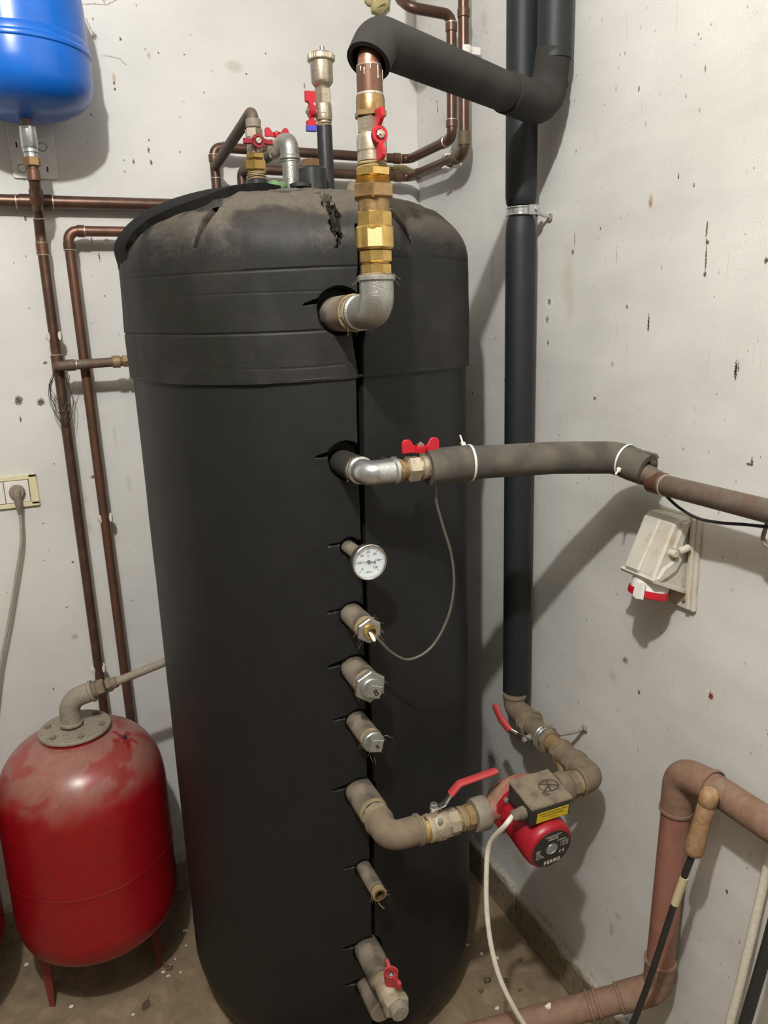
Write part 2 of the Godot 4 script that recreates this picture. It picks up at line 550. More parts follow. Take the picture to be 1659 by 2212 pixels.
# ---------------------------------------------------------------- the walls' paint: an image of stains, chips and smears, 1.25 mm a pixel
func spot(im: Image, px: float, py: float, rx: float, ry: float, col: Color, sd: int, ragged := 0.6) -> void:
	var nz := noise(0.35, sd, 2)
	for y in range(int(py - ry * 1.7) - 1, int(py + ry * 1.7) + 2):
		for x in range(int(px - rx * 1.7) - 1, int(px + rx * 1.7) + 2):
			if x < 0 or y < 0 or x >= im.get_width() or y >= im.get_height():
				continue
			var d := Vector2((x - px) / rx, (y - py) / ry).length() + ragged * nz.get_noise_2d(x, y)
			if d < 1.0:
				var old := im.get_pixel(x, y)
				im.set_pixel(x, y, old.lerp(Color(col.r, col.g, col.b), col.a * clampf((1.0 - d) * 4.0, 0.0, 1.0)))

func scratch(im: Image, a: Vector2, b: Vector2, w: float, col: Color, sd: int) -> void:
	var g := RandomNumberGenerator.new()
	g.seed = sd
	var n := int(a.distance_to(b) * 1.5) + 2
	var off := 0.0
	for i in n:
		off += g.randf_range(-0.4, 0.4)
		var p := a.lerp(b, float(i) / n) + (b - a).orthogonal().normalized() * off
		var x := int(p.x)
		var y := int(p.y)
		for dx in range(0, int(ceilf(w))):
			if x + dx >= 0 and y >= 0 and x + dx < im.get_width() and y < im.get_height():
				im.set_pixel(x + dx, y, im.get_pixel(x + dx, y).lerp(Color(col.r, col.g, col.b), col.a))

func wall_paint(sd: int, smear: float) -> Image:
	var s := 2048
	var big := noise(0.0032, sd, 4).get_image(s, s)
	var sm := noise(0.02, sd + 5, 4)
	if smear > 0.0:
		sm.domain_warp_enabled = false
	var fine := noise(0.012, sd + 9, 5).get_image(s / 4, s)   # stretched: upright smears
	fine.resize(s, s, Image.INTERPOLATE_BILINEAR) if smear <= 0.0 else fine.resize(s, s, Image.INTERPOLATE_BILINEAR)
	big.convert(Image.FORMAT_L8)
	fine.convert(Image.FORMAT_L8)
	var b := big.get_data()
	var f := fine.get_data()
	var lut := []
	for i in 256:
		lut.append(i / 255.0)
	var o := PackedByteArray()
	o.resize(s * s * 3)
	for i in s * s:
		var v: int = (b[i] - 128) / 14 + int((f[i] - 128) * smear)
		o[i * 3] = 207 + v
		o[i * 3 + 1] = 205 + v
		o[i * 3 + 2] = 200 + v
	return Image.create_from_data(s, s, false, Image.FORMAT_RGB8, o)

func wall_material(called: String, im: Image, bump: Texture2D) -> StandardMaterial3D:
	var m := StandardMaterial3D.new()
	m.resource_name = called
	m.roughness = 0.72
	m.albedo_texture = ImageTexture.create_from_image(im)
	m.heightmap_enabled = true
	m.heightmap_scale = 0.05
	m.heightmap_texture = bump
	M[called] = m
	return m

# ---------------------------------------------------------------- the room
const SPAN := 2.56
func wp(a: float, y: float) -> Vector2:   # metres on a wall -> pixel of its paint image (a = x + 2.56 on the back wall, z on the right wall)
	return Vector2(a / SPAN * 2048.0, (SPAN - y) / SPAN * 2048.0)

func wall_slab(called: String, lo: Vector3, hi: Vector3, m: Material, label: String, axis := -1) -> MeshInstance3D:
	var mb := MB.new()
	abox(mb, lo, hi, 0.0005)
	for p in mb.v:
		if axis == 2:
			mb.uv.append(Vector2((p.x + SPAN) / SPAN, 1.0 - p.y / SPAN))
		elif axis == 0:
			mb.uv.append(Vector2(p.z / SPAN, 1.0 - p.y / SPAN))
		else:
			mb.uv.append(Vector2(p.x, p.z))
	var o := structure(called, mb, m)
	o.set_meta("label", label)
	return o

func build_room() -> void:
	var dark := Color(0.27, 0.22, 0.17, 0.85)
	var rust := Color(0.42, 0.27, 0.17, 0.8)
	var grey := Color(0.55, 0.54, 0.5, 0.22)
	var bump_im := noise(0.33, 31, 3).get_image(2048, 2048)
	var bump := ImageTexture.create_from_image(bump_im)
	# back wall: x, y of marks seen in the photograph
	var im := wall_paint(11, 0.02)
	var g := RandomNumberGenerator.new()
	g.seed = 5
	var marks := [[-1.091, 1.483, 7, 9, dark], [-1.042, 1.476, 7, 7, dark], [-1.093, 1.437, 2, 5, dark], [-1.118, 1.674, 3, 9, dark], [-0.942, 1.277, 7, 4, Color(0.4, 0.25, 0.16, 0.9)],
		[-0.725, 2.063, 2.2, 5, dark], [-0.722, 2.035, 2.4, 5, dark], [-0.763, 2.035, 2, 4, dark], [-0.722, 2.085, 1.8, 2, rust], [-0.7885, 2.205, 2, 3, dark], [-0.7885, 2.192, 2, 3, dark], [-0.788, 2.216, 3.2, 9, Color(0.6, 0.5, 0.36, 0.5)],
		[-0.764, 2.30, 2.2, 3, dark], [-0.805, 2.26, 4, 3, grey], [-0.703, 2.271, 3, 6, Color(0.6, 0.54, 0.42, 0.6)], [-0.68, 2.278, 2, 2, dark], [-0.50, 2.265, 18, 11, Color(0.62, 0.58, 0.5, 0.35)], [-0.47, 2.25, 2, 2, dark],
		[-0.845, 2.338, 1.4, 7, dark], [-0.822, 2.30, 5, 6, Color(0.3, 0.27, 0.22, 0.7)], [-0.82, 2.335, 1.5, 2, dark], [-1.02, 1.90, 2, 5, dark], [-1.0, 1.79, 1.2, 14, Color(0.25, 0.2, 0.15, 0.7)], [-0.985, 1.76, 1.2, 8, Color(0.3, 0.25, 0.2, 0.7)],
		[-0.867, 1.815, 1.6, 8, dark], [-0.845, 1.855, 5, 2, Color(0.5, 0.18, 0.16, 0.8)], [-0.88, 1.855, 1.5, 7, rust], [-0.32, 2.235, 2, 6, Color(0.35, 0.3, 0.25, 0.6)],
		[-1.05, 0.94, 2, 2.4, dark], [-1.04, 0.855, 7, 7, Color(0.6, 0.45, 0.4, 0.45)], [-1.02, 1.06, 2.5, 2, dark], [-1.11, 0.72, 1.6, 3, dark], [-0.925, 0.91, 2, 3, dark], [-1.02, 1.57, 4, 2.4, dark], [-0.97, 1.22, 5, 9, grey], [-0.97, 1.15, 6, 14, grey],
		[-0.88, 1.38, 3, 20, grey], [-0.86, 1.25, 4, 14, grey], [-0.90, 1.66, 4, 3, grey], [-0.62, 2.28, 1.6, 1.6, dark], [-0.58, 2.20, 1.4, 1.6, dark]]
	for i in marks.size():
		var q: Array = marks[i]
		var p := wp(q[0] + SPAN, q[1])
		spot(im, p.x, p.y, q[2], q[3], q[4], 100 + i, 1.3 if q[4] == grey else 0.7)
	for i in 130:     # small flecks
		var p := wp(SPAN - g.randf() * 1.4, g.randf_range(0.2, 2.4))
		var a := g.randf()
		spot(im, p.x, p.y, g.randf_range(0.8, 2.0), g.randf_range(0.8, 2.6), Color(0.28, 0.24, 0.19, 0.35 + 0.4 * a), 300 + i)
	# cobweb threads beside the blue vessel
	var web := [[-0.842, 2.362, -0.79, 2.366], [-0.79, 2.366, -0.758, 2.385], [-0.822, 2.40, -0.788, 2.37], [-0.79, 2.374, -0.762, 2.40], [-0.835, 2.335, -0.822, 2.305], [-0.80, 2.262, -0.77, 2.258], [-0.77, 2.258, -0.757, 2.245]]
	for i in web.size():
		scratch(im, wp(web[i][0] + SPAN, web[i][1]), wp(web[i][2] + SPAN, web[i][3]), 1, Color(0.4, 0.38, 0.34, 0.75), 40 + i)
	wall_slab("wall_back", Vector3(-3.2, -0.15, -0.15), Vector3(0.0, TOP, 0), wall_material("paint_back", im, bump), "white painted back wall with dark chips and flecks", 2)
	# right wall: z, y of marks
	im = wall_paint(23, 0.05)
	marks = [[0.637, 1.668, 11, 8, Color(0.9, 0.89, 0.86, 0.95)], [0.636, 1.670, 5, 5, Color(0.4, 0.37, 0.33, 0.9)], [0.630, 1.633, 4, 6, Color(0.45, 0.43, 0.39, 0.85)], [0.634, 1.583, 2, 5, dark], [0.715, 1.765, 3, 4, dark], [0.72, 1.79, 1, 12, rust],
		[0.70, 1.72, 14, 40, Color(0.7, 0.6, 0.48, 0.22)], [0.71, 1.66, 10, 26, Color(0.7, 0.6, 0.48, 0.2)], [0.935, 1.83, 5, 10, Color(0.66, 0.55, 0.4, 0.7)], [0.935, 1.826, 2.4, 4, Color(0.5, 0.38, 0.26, 0.7)], [0.85, 1.748, 1.2, 14, Color(0.6, 0.54, 0.46, 0.6)],
		[1.069, 1.768, 1.4, 10, Color(0.3, 0.22, 0.18, 0.9)], [1.072, 1.748, 3, 3, Color(0.3, 0.22, 0.18, 0.9)], [1.071, 1.722, 1.3, 20, Color(0.3, 0.22, 0.18, 0.9)], [1.071, 1.698, 2.6, 3, Color(0.3, 0.22, 0.18, 0.9)], [1.19, 1.71, 3, 4, dark], [0.945, 1.622, 1.6, 12, Color(0.12, 0.11, 0.1, 0.95)],
		[1.149, 1.546, 2.2, 12, Color(0.12, 0.11, 0.1, 0.95)], [1.154, 1.55, 1.0, 8, dark], [0.80, 1.475, 3, 3, dark], [0.85, 1.545, 3, 4, Color(0.5, 0.5, 0.47, 0.6)], [1.035, 1.84, 1.6, 3, dark], [0.80, 1.8, 1.6, 2.4, dark], [0.885, 1.652, 2, 3, dark],
		[1.149, 0.978, 8, 8, Color(0.88, 0.86, 0.82, 0.9)], [1.150, 0.976, 5, 6, Color(0.42, 0.2, 0.15, 0.95)], [0.925, 0.952, 7, 6, Color(0.42, 0.42, 0.38, 0.9)], [0.92, 0.956, 3, 3, Color(0.85, 0.84, 0.8, 0.9)], [0.89, 0.90, 8, 10, Color(0.55, 0.53, 0.48, 0.3)], [0.97, 0.90, 3, 4, dark],
		[1.19, 1.40, 5, 2, dark], [1.195, 1.405, 2, 5, dark], [0.123, 2.17, 2, 8, dark], [0.12, 2.19, 1.6, 3, dark], [0.33, 2.15, 9, 14, grey], [0.36, 2.3, 10, 16, grey], [0.4, 1.75, 5, 40, grey], [0.3, 1.45, 2.4, 3, dark], [0.892, 2.02, 1.6, 4, dark], [0.999, 1.86, 1.6, 3, dark],
		[0.922, 0.29, 5, 14, Color(0.66, 0.63, 0.57, 0.6)], [0.94, 0.34, 8, 8, Color(0.7, 0.68, 0.63, 0.5)], [1.267, 0.455, 6, 4, rust], [1.22, 0.62, 3, 3, dark],
		[0.42, 0.36, 34, 62, Color(0.43, 0.41, 0.37, 0.85)], [0.40, 0.42, 18, 28, Color(0.36, 0.34, 0.31, 0.85)], [0.46, 0.27, 40, 54, Color(0.5, 0.48, 0.43, 0.7)], [0.40, 0.428, 14, 4, dark], [0.55, 0.2, 30, 26, Color(0.6, 0.57, 0.5, 0.5)]]
	for i in marks.size():
		var q: Array = marks[i]
		var p := wp(q[0], q[1])
		spot(im, p.x, p.y, q[2], q[3], q[4], 500 + i, 1.5 if q[4].a < 0.35 or q[2] >= 20 else 0.7)
	for i in 700:
		var p := wp(g.randf() * 1.6, g.randf_range(0.1, 2.4))
		var a := g.randf()
		var c := Color(0.34, 0.27, 0.2, 0.3 + 0.4 * a) if g.randf() < 0.4 else Color(0.36, 0.34, 0.31, 0.25 + 0.35 * a)
		spot(im, p.x, p.y, g.randf_range(0.6, 1.4), g.randf_range(0.7, 2.6) * (1.0 if i % 5 > 0 else 2.2), c, 700 + i)
	for i in 110:
		var p := wp(g.randf() * 1.5, g.randf_range(0.3, 2.4))
		scratch(im, p, p + Vector2(g.randf_range(-3, 3), g.randf_range(10, 55)), 1, Color(0.6, 0.59, 0.56, g.randf_range(0.1, 0.3)), 60 + i)
	wall_slab("wall_right", Vector3(0, -0.15, -0.15), Vector3(0.15, TOP, 4.0), wall_material("paint_right", im, bump), "white painted right wall with flecks, streaks and a bare mortar patch", 0)
	wall_slab("wall_left", Vector3(-3.35, -0.15, -0.15), Vector3(-3.2, TOP, 4.0), M.plaster_dim, "plain grey painted left wall")
	wall_slab("wall_front", Vector3(-3.35, -0.15, 4.0), Vector3(0.15, TOP, 4.15), M.plaster_dim, "plain grey painted front wall")
	wall_slab("ceiling", Vector3(-3.35, TOP, -0.15), Vector3(0.15, TOP + 0.15, 4.15), M.ceiling_paint, "white painted ceiling of the boiler room")
	# floor: dusty screed, with relief
	var fm := mat("floor_screed", [rgb(92, 78, 60), rgb(124, 108, 86), rgb(108, 92, 72), rgb(140, 122, 98)], 0.85, 0.0, 1.7, 0.018, 0.08)
	fm.albedo_texture = noise_tex(0.012, 90, [0.2, 0.42, 0.55, 0.8], [rgb(116, 100, 78), rgb(130, 113, 89), rgb(124, 107, 84), rgb(142, 124, 99)], 512, 6)
	wall_slab("floor", Vector3(-3.35, -0.15, -0.15), Vector3(0.15, 0.0, 4.15), fm, "dusty brown screed floor")
	# skirting of tiles along both walls, with a rough mortar ledge on top
	var sk := Node3D.new()
	sk.name = "baseboard_right"
	add_child(sk)
	sk.set_meta("kind", "structure"); sk.set_meta("label", "dirty tile skirting with mortar ledge along right wall"); sk.set_meta("category", "baseboard")
	var z := 0.02
	var k := 0
	for l in [0.25, 0.285, 0.33, 0.33, 0.33, 0.33]:
		var mb := MB.new()
		abox(mb, Vector3(-0.018 - 0.002 * (k % 2), 0.0, z), Vector3(-0.001, 0.098 + 0.003 * (k % 2), z + l - 0.004), 0.0025)
		part("tile", mb, M.skirting, sk)
		z += l
		k += 1
	var lg := MB.new()
	var pts := []
	var rad := []
	for i in 60:
		pts.append(Vector3(-0.006 + 0.003 * sin(i * 1.7), 0.101 + 0.003 * sin(i * 0.9 + 1), 0.02 + i * 0.03))
		rad.append(0.012 + 0.003 * sin(i * 2.3))
	tube(lg, pts, rad, 10)
	part("mortar_ledge", lg, M.mortar, sk)
	var sb := Node3D.new()
	sb.name = "baseboard_back"
	add_child(sb)
	sb.set_meta("kind", "structure"); sb.set_meta("label", "dirty tile skirting along back wall behind the vessels"); sb.set_meta("category", "baseboard")
	var x := -0.03
	for i in 6:
		var mb := MB.new()
		abox(mb, Vector3(x - 0.326, 0.0, 0.001), Vector3(x, 0.098, 0.018 + 0.002 * (i % 2)), 0.0025)
		part("tile", mb, M.skirting, sb)
		x -= 0.33
	var lb := MB.new()
	pts = []
	for i in 60:
		pts.append(Vector3(-0.03 - i * 0.033, 0.101 + 0.003 * sin(i * 0.9), 0.007 + 0.003 * sin(i * 1.3)))
	tube(lb, pts, 0.011, 10)
	part("mortar_ledge", lb, M.mortar, sb)

func build_lamp() -> void:
	var t := thing("ceiling_lamp", "bare white bulb hanging on a short cord from the ceiling", "lamp", Vector3(LAMP.x, TOP, LAMP.z))
	var mb := MB.new()
	cyl(mb, Vector3(LAMP.x, TOP, LAMP.z), Vector3(LAMP.x, TOP - 0.025, LAMP.z), 0.04)
	part("canopy", mb, M.white_plastic, t)
	mb = MB.new()
	tube(mb, [Vector3(LAMP.x, TOP - 0.02, LAMP.z), LAMP + Vector3(0, 0.1, 0)], 0.004, 8)
	part("cord", mb, M.cable_white, t)
	mb = MB.new()
	cyl(mb, LAMP + Vector3(0, 0.11, 0), LAMP + Vector3(0, 0.05, 0), 0.02)
	part("lamp_holder", mb, M.white_plastic, t)
	mb = MB.new()
	var pr := []
	for i in 13:
		var a := PI * i / 12
		pr.append(Vector2(-cos(a) * 0.038, maxf(0.0, sin(a)) * 0.035))
	lathe(mb, LAMP, Vector3.UP, pr, 24)
	var bm := StandardMaterial3D.new()
	bm.resource_name = "bulb_glow"
	bm.albedo_color = Color(1, 1, 1)
	bm.emission_enabled = true
	bm.emission = Color(1.0, 0.994, 0.982)
	bm.emission_energy_multiplier = 6.0
	part("bulb", mb, bm, t)
	var l := OmniLight3D.new()
	l.name = "bulb_light"
	t.add_child(l)
	l.position = LAMP - t.position
	l.light_color = Color(1.0, 0.994, 0.982)
	l.light_energy = LAMP_ENERGY
	l.light_size = 0.032
	l.omni_range = 12.0
	l.omni_attenuation = 2.0
	l.shadow_enabled = true

# ---------------------------------------------------------------- the buffer tank
# outlets in the jacket: y, radius of the cut-out (all at x = -0.543, pointing along +z)
const OUTLETS := [[1.655, 0.033], [1.397, 0.027], [1.239, 0.0145], [1.106, 0.0215], [0.995, 0.026], [0.885, 0.0215], [0.728, 0.030], [0.552, 0.0165], [0.350, 0.029], [0.258, 0.027]]
const STUB_X := -0.543

func seam_s(y: float) -> float:    # where the slit runs round the jacket, as arc length from az = 0
	var ys := [0.0, 0.25, 0.46, 0.736, 0.92, 1.148, 1.31, 1.48, 1.64, 1.743, 1.9]
	var az := [-5.0, -4.5, -3.6, -2.75, -2.35, -1.9, -1.7, -1.1, -0.4, 0.6, 1.0]
	for i in ys.size() - 1:
		if y <= ys[i + 1]:
			return deg_to_rad(lerpf(az[i], az[i + 1], (y - ys[i]) / (ys[i + 1] - ys[i]))) * TR
	return deg_to_rad(az[-1]) * TR

func cut(d: float, w := 0.003) -> float:    # 1 inside a cut, 0 outside
	return 1.0 - smoothstep(-w, w, d)

func seg_d(p: Vector2, a: Vector2, b: Vector2) -> float:
	return p.distance_to(Geometry2D.get_closest_point_to_segment(p, a, b))

# how deep the jacket is cut at arc s, height y (0..1)
func jacket_cut(s: float, y: float, seam_w: float) -> float:
	var k := 0.0
	var ss := seam_s(y)
	k = maxf(k, cut(absf(s - ss) - seam_w, 0.0022))
	var s0 := -0.0372
	for o in OUTLETS:
		if absf(y - o[0]) > 0.09:
			continue
		var r: float = o[1]
		k = maxf(k, cut(Vector2(s - s0, y - o[0]).length() - r - 0.0012 - (0.009 if r > 0.0268 and o[0] > 1.2 else 0.0025) * clampf((y - o[0]) / r, 0.0, 1.0), 0.0018))
		if s > s0 and s < ss:      # opened from the hole to the slit
			k = maxf(k, cut(absf(y - o[0] + 0.1 * (s - s0)) - r * 0.8, 0.003))
		var p := Vector2(s, y)
		k = maxf(k, (0.8 if r > 0.0255 else 0.5) * cut(seg_d(p, Vector2(s0 - r * 0.8, o[0] + r * 0.72), Vector2(s0 - r - 0.026, o[0] + r * 0.5)) - 0.0003 - maxf(0.0, s - s0 + r + 0.026) * (0.12 if r > 0.0255 else 0.02), 0.0009))
	return k

func ring_grid(az: Array, ys: Array, rad: Callable, col = null) -> MB:
	var mb := MB.new()
	var na := az.size()
	var ny := ys.size()
	var p := PackedVector3Array()
	p.resize(na * ny)
	var colored: bool = col != null
	var c := PackedColorArray()
	c.resize(na * ny)
	for j in ny:
		for i in na:
			var q: Vector2 = rad.call(az[i], ys[j])     # radius, height
			p[j * na + i] = Vector3(TANK.x + sin(az[i]) * q.x, q.y, TANK.y + cos(az[i]) * q.x)
			if colored:
				c[j * na + i] = col.call(az[i], ys[j])
	var nn := PackedVector3Array()
	nn.resize(na * ny)
	for j in ny:
		for i in na:
			var i0 := i - 1 if i > 0 else na - 2
			var i1 := i + 1 if i < na - 1 else 1
			var du := p[j * na + i1] - p[j * na + i0]
			var dv := p[mini(j + 1, ny - 1) * na + i] - p[maxi(j - 1, 0) * na + i]
			var m := dv.cross(du).normalized()
			var out := Vector3(sin(az[i]), 0.35, cos(az[i]))
			nn[j * na + i] = -m if m.dot(out) < 0.0 else m
	for j in ny - 1:
		for i in na - 1:
			var a := j * na + i
			var b := a + 1
			var d := a + na + 1
			var e := a + na
			for t in [[a, b, d], [a, d, e]]:
				var cr := (p[t[1]] - p[t[0]]).cross(p[t[2]] - p[t[0]])
				var o := [t[0], t[1], t[2]] if cr.dot(nn[t[0]]) <= 0.0 else [t[0], t[2], t[1]]
				for q in o:
					mb.v.append(p[q]); mb.n.append(nn[q])
					if colored:
						mb.c.append(c[q])
	return mb

func azimuths(fine_lo: float, fine_hi: float, step: float, coarse: float) -> Array:
	var a := []
	var x := fine_lo
	while x < fine_hi:
		a.append(x); x += step / TR
	while x < fine_lo + TAU - coarse * 0.5:
		a.append(x); x += coarse
	a.append(fine_lo + TAU)
	return a

func wrap_s(az: float) -> float:
	return wrapf(az, -PI, PI) * TR

# profile of the hood: f in 0..1 from the lip up over the shoulder to the middle
func hood_profile(f: float) -> Vector2:
	if f <= 2.0 / 9.0:
		return Vector2(0.357, lerpf(1.546, 1.745, f * 4.5))
	var a := (f - 2.0 / 9.0) / (7.0 / 9.0) * PI * 0.5
	return Vector2(maxf(0.004, 0.357 * pow(cos(a), 0.8)), 1.745 + 0.147 * pow(sin(a), 0.8))

func band_az(r: float) -> float:     # where the front sheet of the hood ends on the left
	return deg_to_rad(lerpf(-47.0, -77.0, clampf((r - 0.29) / 0.066, 0.0, 1.0)) if r > 0.29 else lerpf(-30.0, -47.0, r / 0.29))

func build_tank() -> void:
	var t := thing("buffer_tank", "tall cylindrical buffer tank wrapped in a black foam jacket with a front slit", "tank", Vector3(TANK.x, 0, TANK.y))
	var mb := MB.new()
	var wob := noise(2.2, 8, 3)
	# steel shell seen only through the slit
	lathe(mb, Vector3(TANK.x, 0.05, TANK.y), Vector3.UP, [Vector2(0, 0), Vector2(0, 0.26), Vector2(0.06, 0.314), Vector2(1.66, 0.314), Vector2(1.75, 0.26), Vector2(1.79, 0.1), Vector2(1.79, 0)], 64)
	part("steel_shell", mb, M.foam_inner, t)
	# lower jacket
	var az := azimuths(-0.30, 0.06, 0.0014, deg_to_rad(5.0))
	var ys := []
	var y := 0.0
	while y < 1.562:
		ys.append(y); y += 0.0018
	var low := func(a: float, h: float) -> Vector2:
		var s := wrap_s(a)
		var r := TR
		r += 0.0022 * wob.get_noise_3d(sin(a) * 1.2, h * 0.8, cos(a) * 1.2)
		if h < 0.18:
			var q := 1.0 - h / 0.18
			r -= 0.07 * q * q
		if s > -0.14 and s < 0.06:
			var k := jacket_cut(s, h, 0.0022 + 0.0028 * (0.5 + 0.5 * sin(h * 9.0 + 0.6)))
			if s < seam_s(h):
				r += 0.004 * exp(-absf(s - seam_s(h)) / 0.02)      # the left sheet curls up at the slit
			r -= 0.033 * k
		return Vector2(r, h)
	part("jacket", ring_grid(az, ys, low), M.foam, t)
	# hood: its upper band, shoulder and top
	var dust := noise(9.0, 17, 4)
	var grain := noise(160.0, 19, 2)
	var wipe := noise(5.5, 23, 3)
	var azh := azimuths(-0.9, 0.42, 0.0022, deg_to_rad(2.0))
	var fs := []
	for i in 120:
		fs.append(i / 119.0 * 2.0 / 9.0)       # band
	for i in 90:
		fs.append((2.0 + pow((i + 1) / 90.0, 1.15) * 7.0) / 9.0)
	var hood := func(a: float, f: float) -> Vector2:
		var q := hood_profile(f)
		var s := wrap_s(a)
		var w := wrapf(a, -PI, PI)
		var r := q.x
		var h := q.y
		var dep := 0.0
		if f < 0.02:
			h += 0.003 * sin(w * 3.0 + 0.4) - 0.001
		r += 0.003 * wob.get_noise_3d(sin(a) * 1.5, h * 1.6 + 4.0, cos(a) * 1.5)
		# shallow creases round the band
		var y1 := 1.732 + 0.004 * sin(w * 2.0) + (0.012 if s > seam_s(h) + 0.02 else 0.0)
		dep = maxf(dep, (0.0032 if w > -0.55 else 0.0015) * cut(absf(h - y1) - 0.0008, 0.0016))
		if s < -0.03:
			dep = maxf(dep, 0.0035 * cut(absf(h - 1.630 - 0.003 * sin(w * 3.0)) - 0.0008, 0.0016))
			dep = maxf(dep, 0.0008 * cut(absf(h - 1.693) - 0.0006, 0.0016))
			dep = maxf(dep, (0.0015 if w > -0.4 else 0.0005) * cut(absf(h - 1.573 - 0.006 * sin(w * 4.0)) - 0.0006, 0.0018))
		# slit with its outlet
		if h < 1.80 and s > -0.14 and s < 0.06:
			dep = maxf(dep, 0.034 * jacket_cut(s, h, 0.0024))
			if h < 1.64 and h > 1.56:      # below the outlet the slit gapes
				dep = maxf(dep, 0.03 * cut(absf(s - seam_s(h) + 0.004) - (h - 1.56) * 0.16, 0.002))
			dep = maxf(dep, 0.02 * cut(seg_d(Vector2(s, h), Vector2(0.0, 1.672), Vector2(0.03, 1.668)) - 0.001, 0.0016))
		# torn slit from the black riser down the shoulder
		if h > 1.76 and r > 0.24:
			var aw := deg_to_rad(-5.6) + 0.012 * sin(h * 160.0) + 0.006 * sin(h * 410.0)
			dep = maxf(dep, 0.026 * cut(absf(w - aw) * r - 0.007 * clampf((h - 1.765) / 0.05, 0.0, 1.0), 0.003))
		# two darts pinched into the shoulder
		if h > 1.77 and h < 1.84:
			for dd in [[-45.4, -42.5], [17.4, 14.0]]:
				var g := clampf((h - 1.772) / 0.058, 0.0, 1.0)
				var wa := deg_to_rad(lerpf(dd[0], dd[1], g))
				dep = maxf(dep, 0.03 * cut(absf(w - wa) * r - 0.009 * g * (1.2 - 0.25 * g), 0.003))
				var sg := -signf(dd[0])
				var x: float = (w - wa) * sg * r
				if x > 0.0 and x < 0.09:
					r += 0.007 * g * exp(-x / 0.03)
		if f < 0.55:
			r -= dep
		else:
			h -= dep
			r -= dep * 0.6
		# lumps on the top
		if f > 0.5:
			h += 0.006 * wob.get_noise_3d(sin(a) * r * 9.0, 3.0, cos(a) * r * 9.0)
		return Vector2(maxf(r, 0.004), h)
	var black := Color(0.0125, 0.0123, 0.0116)
	var brown := Color(0.135, 0.115, 0.09)
	var hood_col := func(a: float, f: float) -> Color:
		var q := hood_profile(f)
		var w := wrapf(a, -PI, PI)
		var x := TANK.x + sin(a) * q.x
		var z := TANK.y + cos(a) * q.x
		# dust has settled on the top; it thins out in patches over the shoulder and is wiped off in smears
		var n := dust.get_noise_3d(x, q.y * 1.3, z)
		var k := smoothstep(1.745, 1.85, q.y + 0.03 * n)
		k += 0.22 * grain.get_noise_3d(x, q.y, z) * (1.0 if k > 0.02 else 0.0)
		var wp := wipe.get_noise_3d(x * 1.0 + 3.0, q.y, z)
		if wp > 0.10 and q.y < 1.875 and w > -1.2 and w < 0.5:
			k *= 1.0 - 0.75 * smoothstep(0.10, 0.2, wp)
		# a broad smear wiped off the front of the shoulder
		var wd := Vector2((w + 0.36) / 0.30, (q.y - 1.806) / 0.030).length() + 0.55 * n + 0.3 * wp
		k *= 1.0 - 0.72 * (1.0 - smoothstep(0.75, 1.05, wd))
		k += 0.16 * maxf(0.0, dust.get_noise_3d(x * 0.6, q.y * 0.9 + 7.0, z * 0.6)) * (1.0 if q.y < 1.77 else 0.0)
		return black.lerp(brown, clampf(k, 0.0, 1.0) * 0.95)
	part("hood", ring_grid(azh, fs, hood, hood_col), M.foam_hood, t)
	# lip of the hood: the foam's lower edge
	mb = MB.new()
	var pts := []
	for i in 97:
		var a := TAU * i / 96
		var w := wrapf(a, -PI, PI)
		pts.append(Vector3(TANK.x + sin(a) * 0.3535, 1.546 + 0.003 * sin(w * 3.0 + 0.4) + 0.002, TANK.y + cos(a) * 0.3535))
	tube(mb, pts, 0.0036, 6, false)
	part("hood_lip", mb, M.foam, t)
	# rear sheet of the hood: lies over the front one on the left with a thick raw edge
	mb = MB.new()
	var rows := 60
	var cols := 26
	var gp := []
	for j in rows + 1:
		var f := lerpf(0.24, 0.93, float(j) / rows)
		var q := hood_profile(f)
		var q2 := hood_profile(minf(f + 0.01, 1.0))
		var nr := Vector2(q2.y - q.y, q.x - q2.x).normalized()       # outward normal of the profile (r, y)
		var row := []
		var ba := band_az(q.x) + 0.010 * sin(f * 40.0) + 0.006 * sin(f * 97.0)
		var rise := 0.0135 * smoothstep(0.24, 0.36, f)
		for i in cols + 1:
			var w := ba - maxf(0.0, (i - 1.0) / (cols - 1.0)) * 2.2
			var lift := 0.0 if i == 0 else rise
			var rr := q.x + nr.x * lift
			row.append(Vector3(TANK.x + sin(w) * rr, q.y + nr.y * lift - (0.002 if i == 0 else 0.0), TANK.y + cos(w) * rr))
		gp.append(row)
	for j in rows:
		for i in cols:
			var out: Vector3 = Vector3(sin(band_az(0.34) + 0.5), 0.4, cos(band_az(0.34) + 0.5)) if i == 0 else (gp[j][i] - Vector3(TANK.x, 1.6, TANK.y))
			mb.flat(gp[j][i], gp[j][i + 1], gp[j + 1][i + 1], gp[j + 1][i], out)
	part("rear_sheet", mb, M.foam_inner, t)
	mb = MB.new()      # scrap of foam standing up beside the black riser
	plate(mb, Vector3(-0.395, 1.878, 0.515), Vector3(0.92, 0, 0.39).normalized(), Vector3.UP, [Vector2(-0.045, -0.01), Vector2(0.05, -0.02), Vector2(0.04, 0.012), Vector2(0.012, 0.036), Vector2(-0.008, 0.042), Vector2(-0.016, 0.020), Vector2(-0.03, 0.004)], 0.014, 0.003)
	part("foam_scrap", mb, M.stub_dust, t)
	# ragged crumbs of torn foam along the shoulder tear
	mb = MB.new()
	var g := RandomNumberGenerator.new()
	g.seed = 41
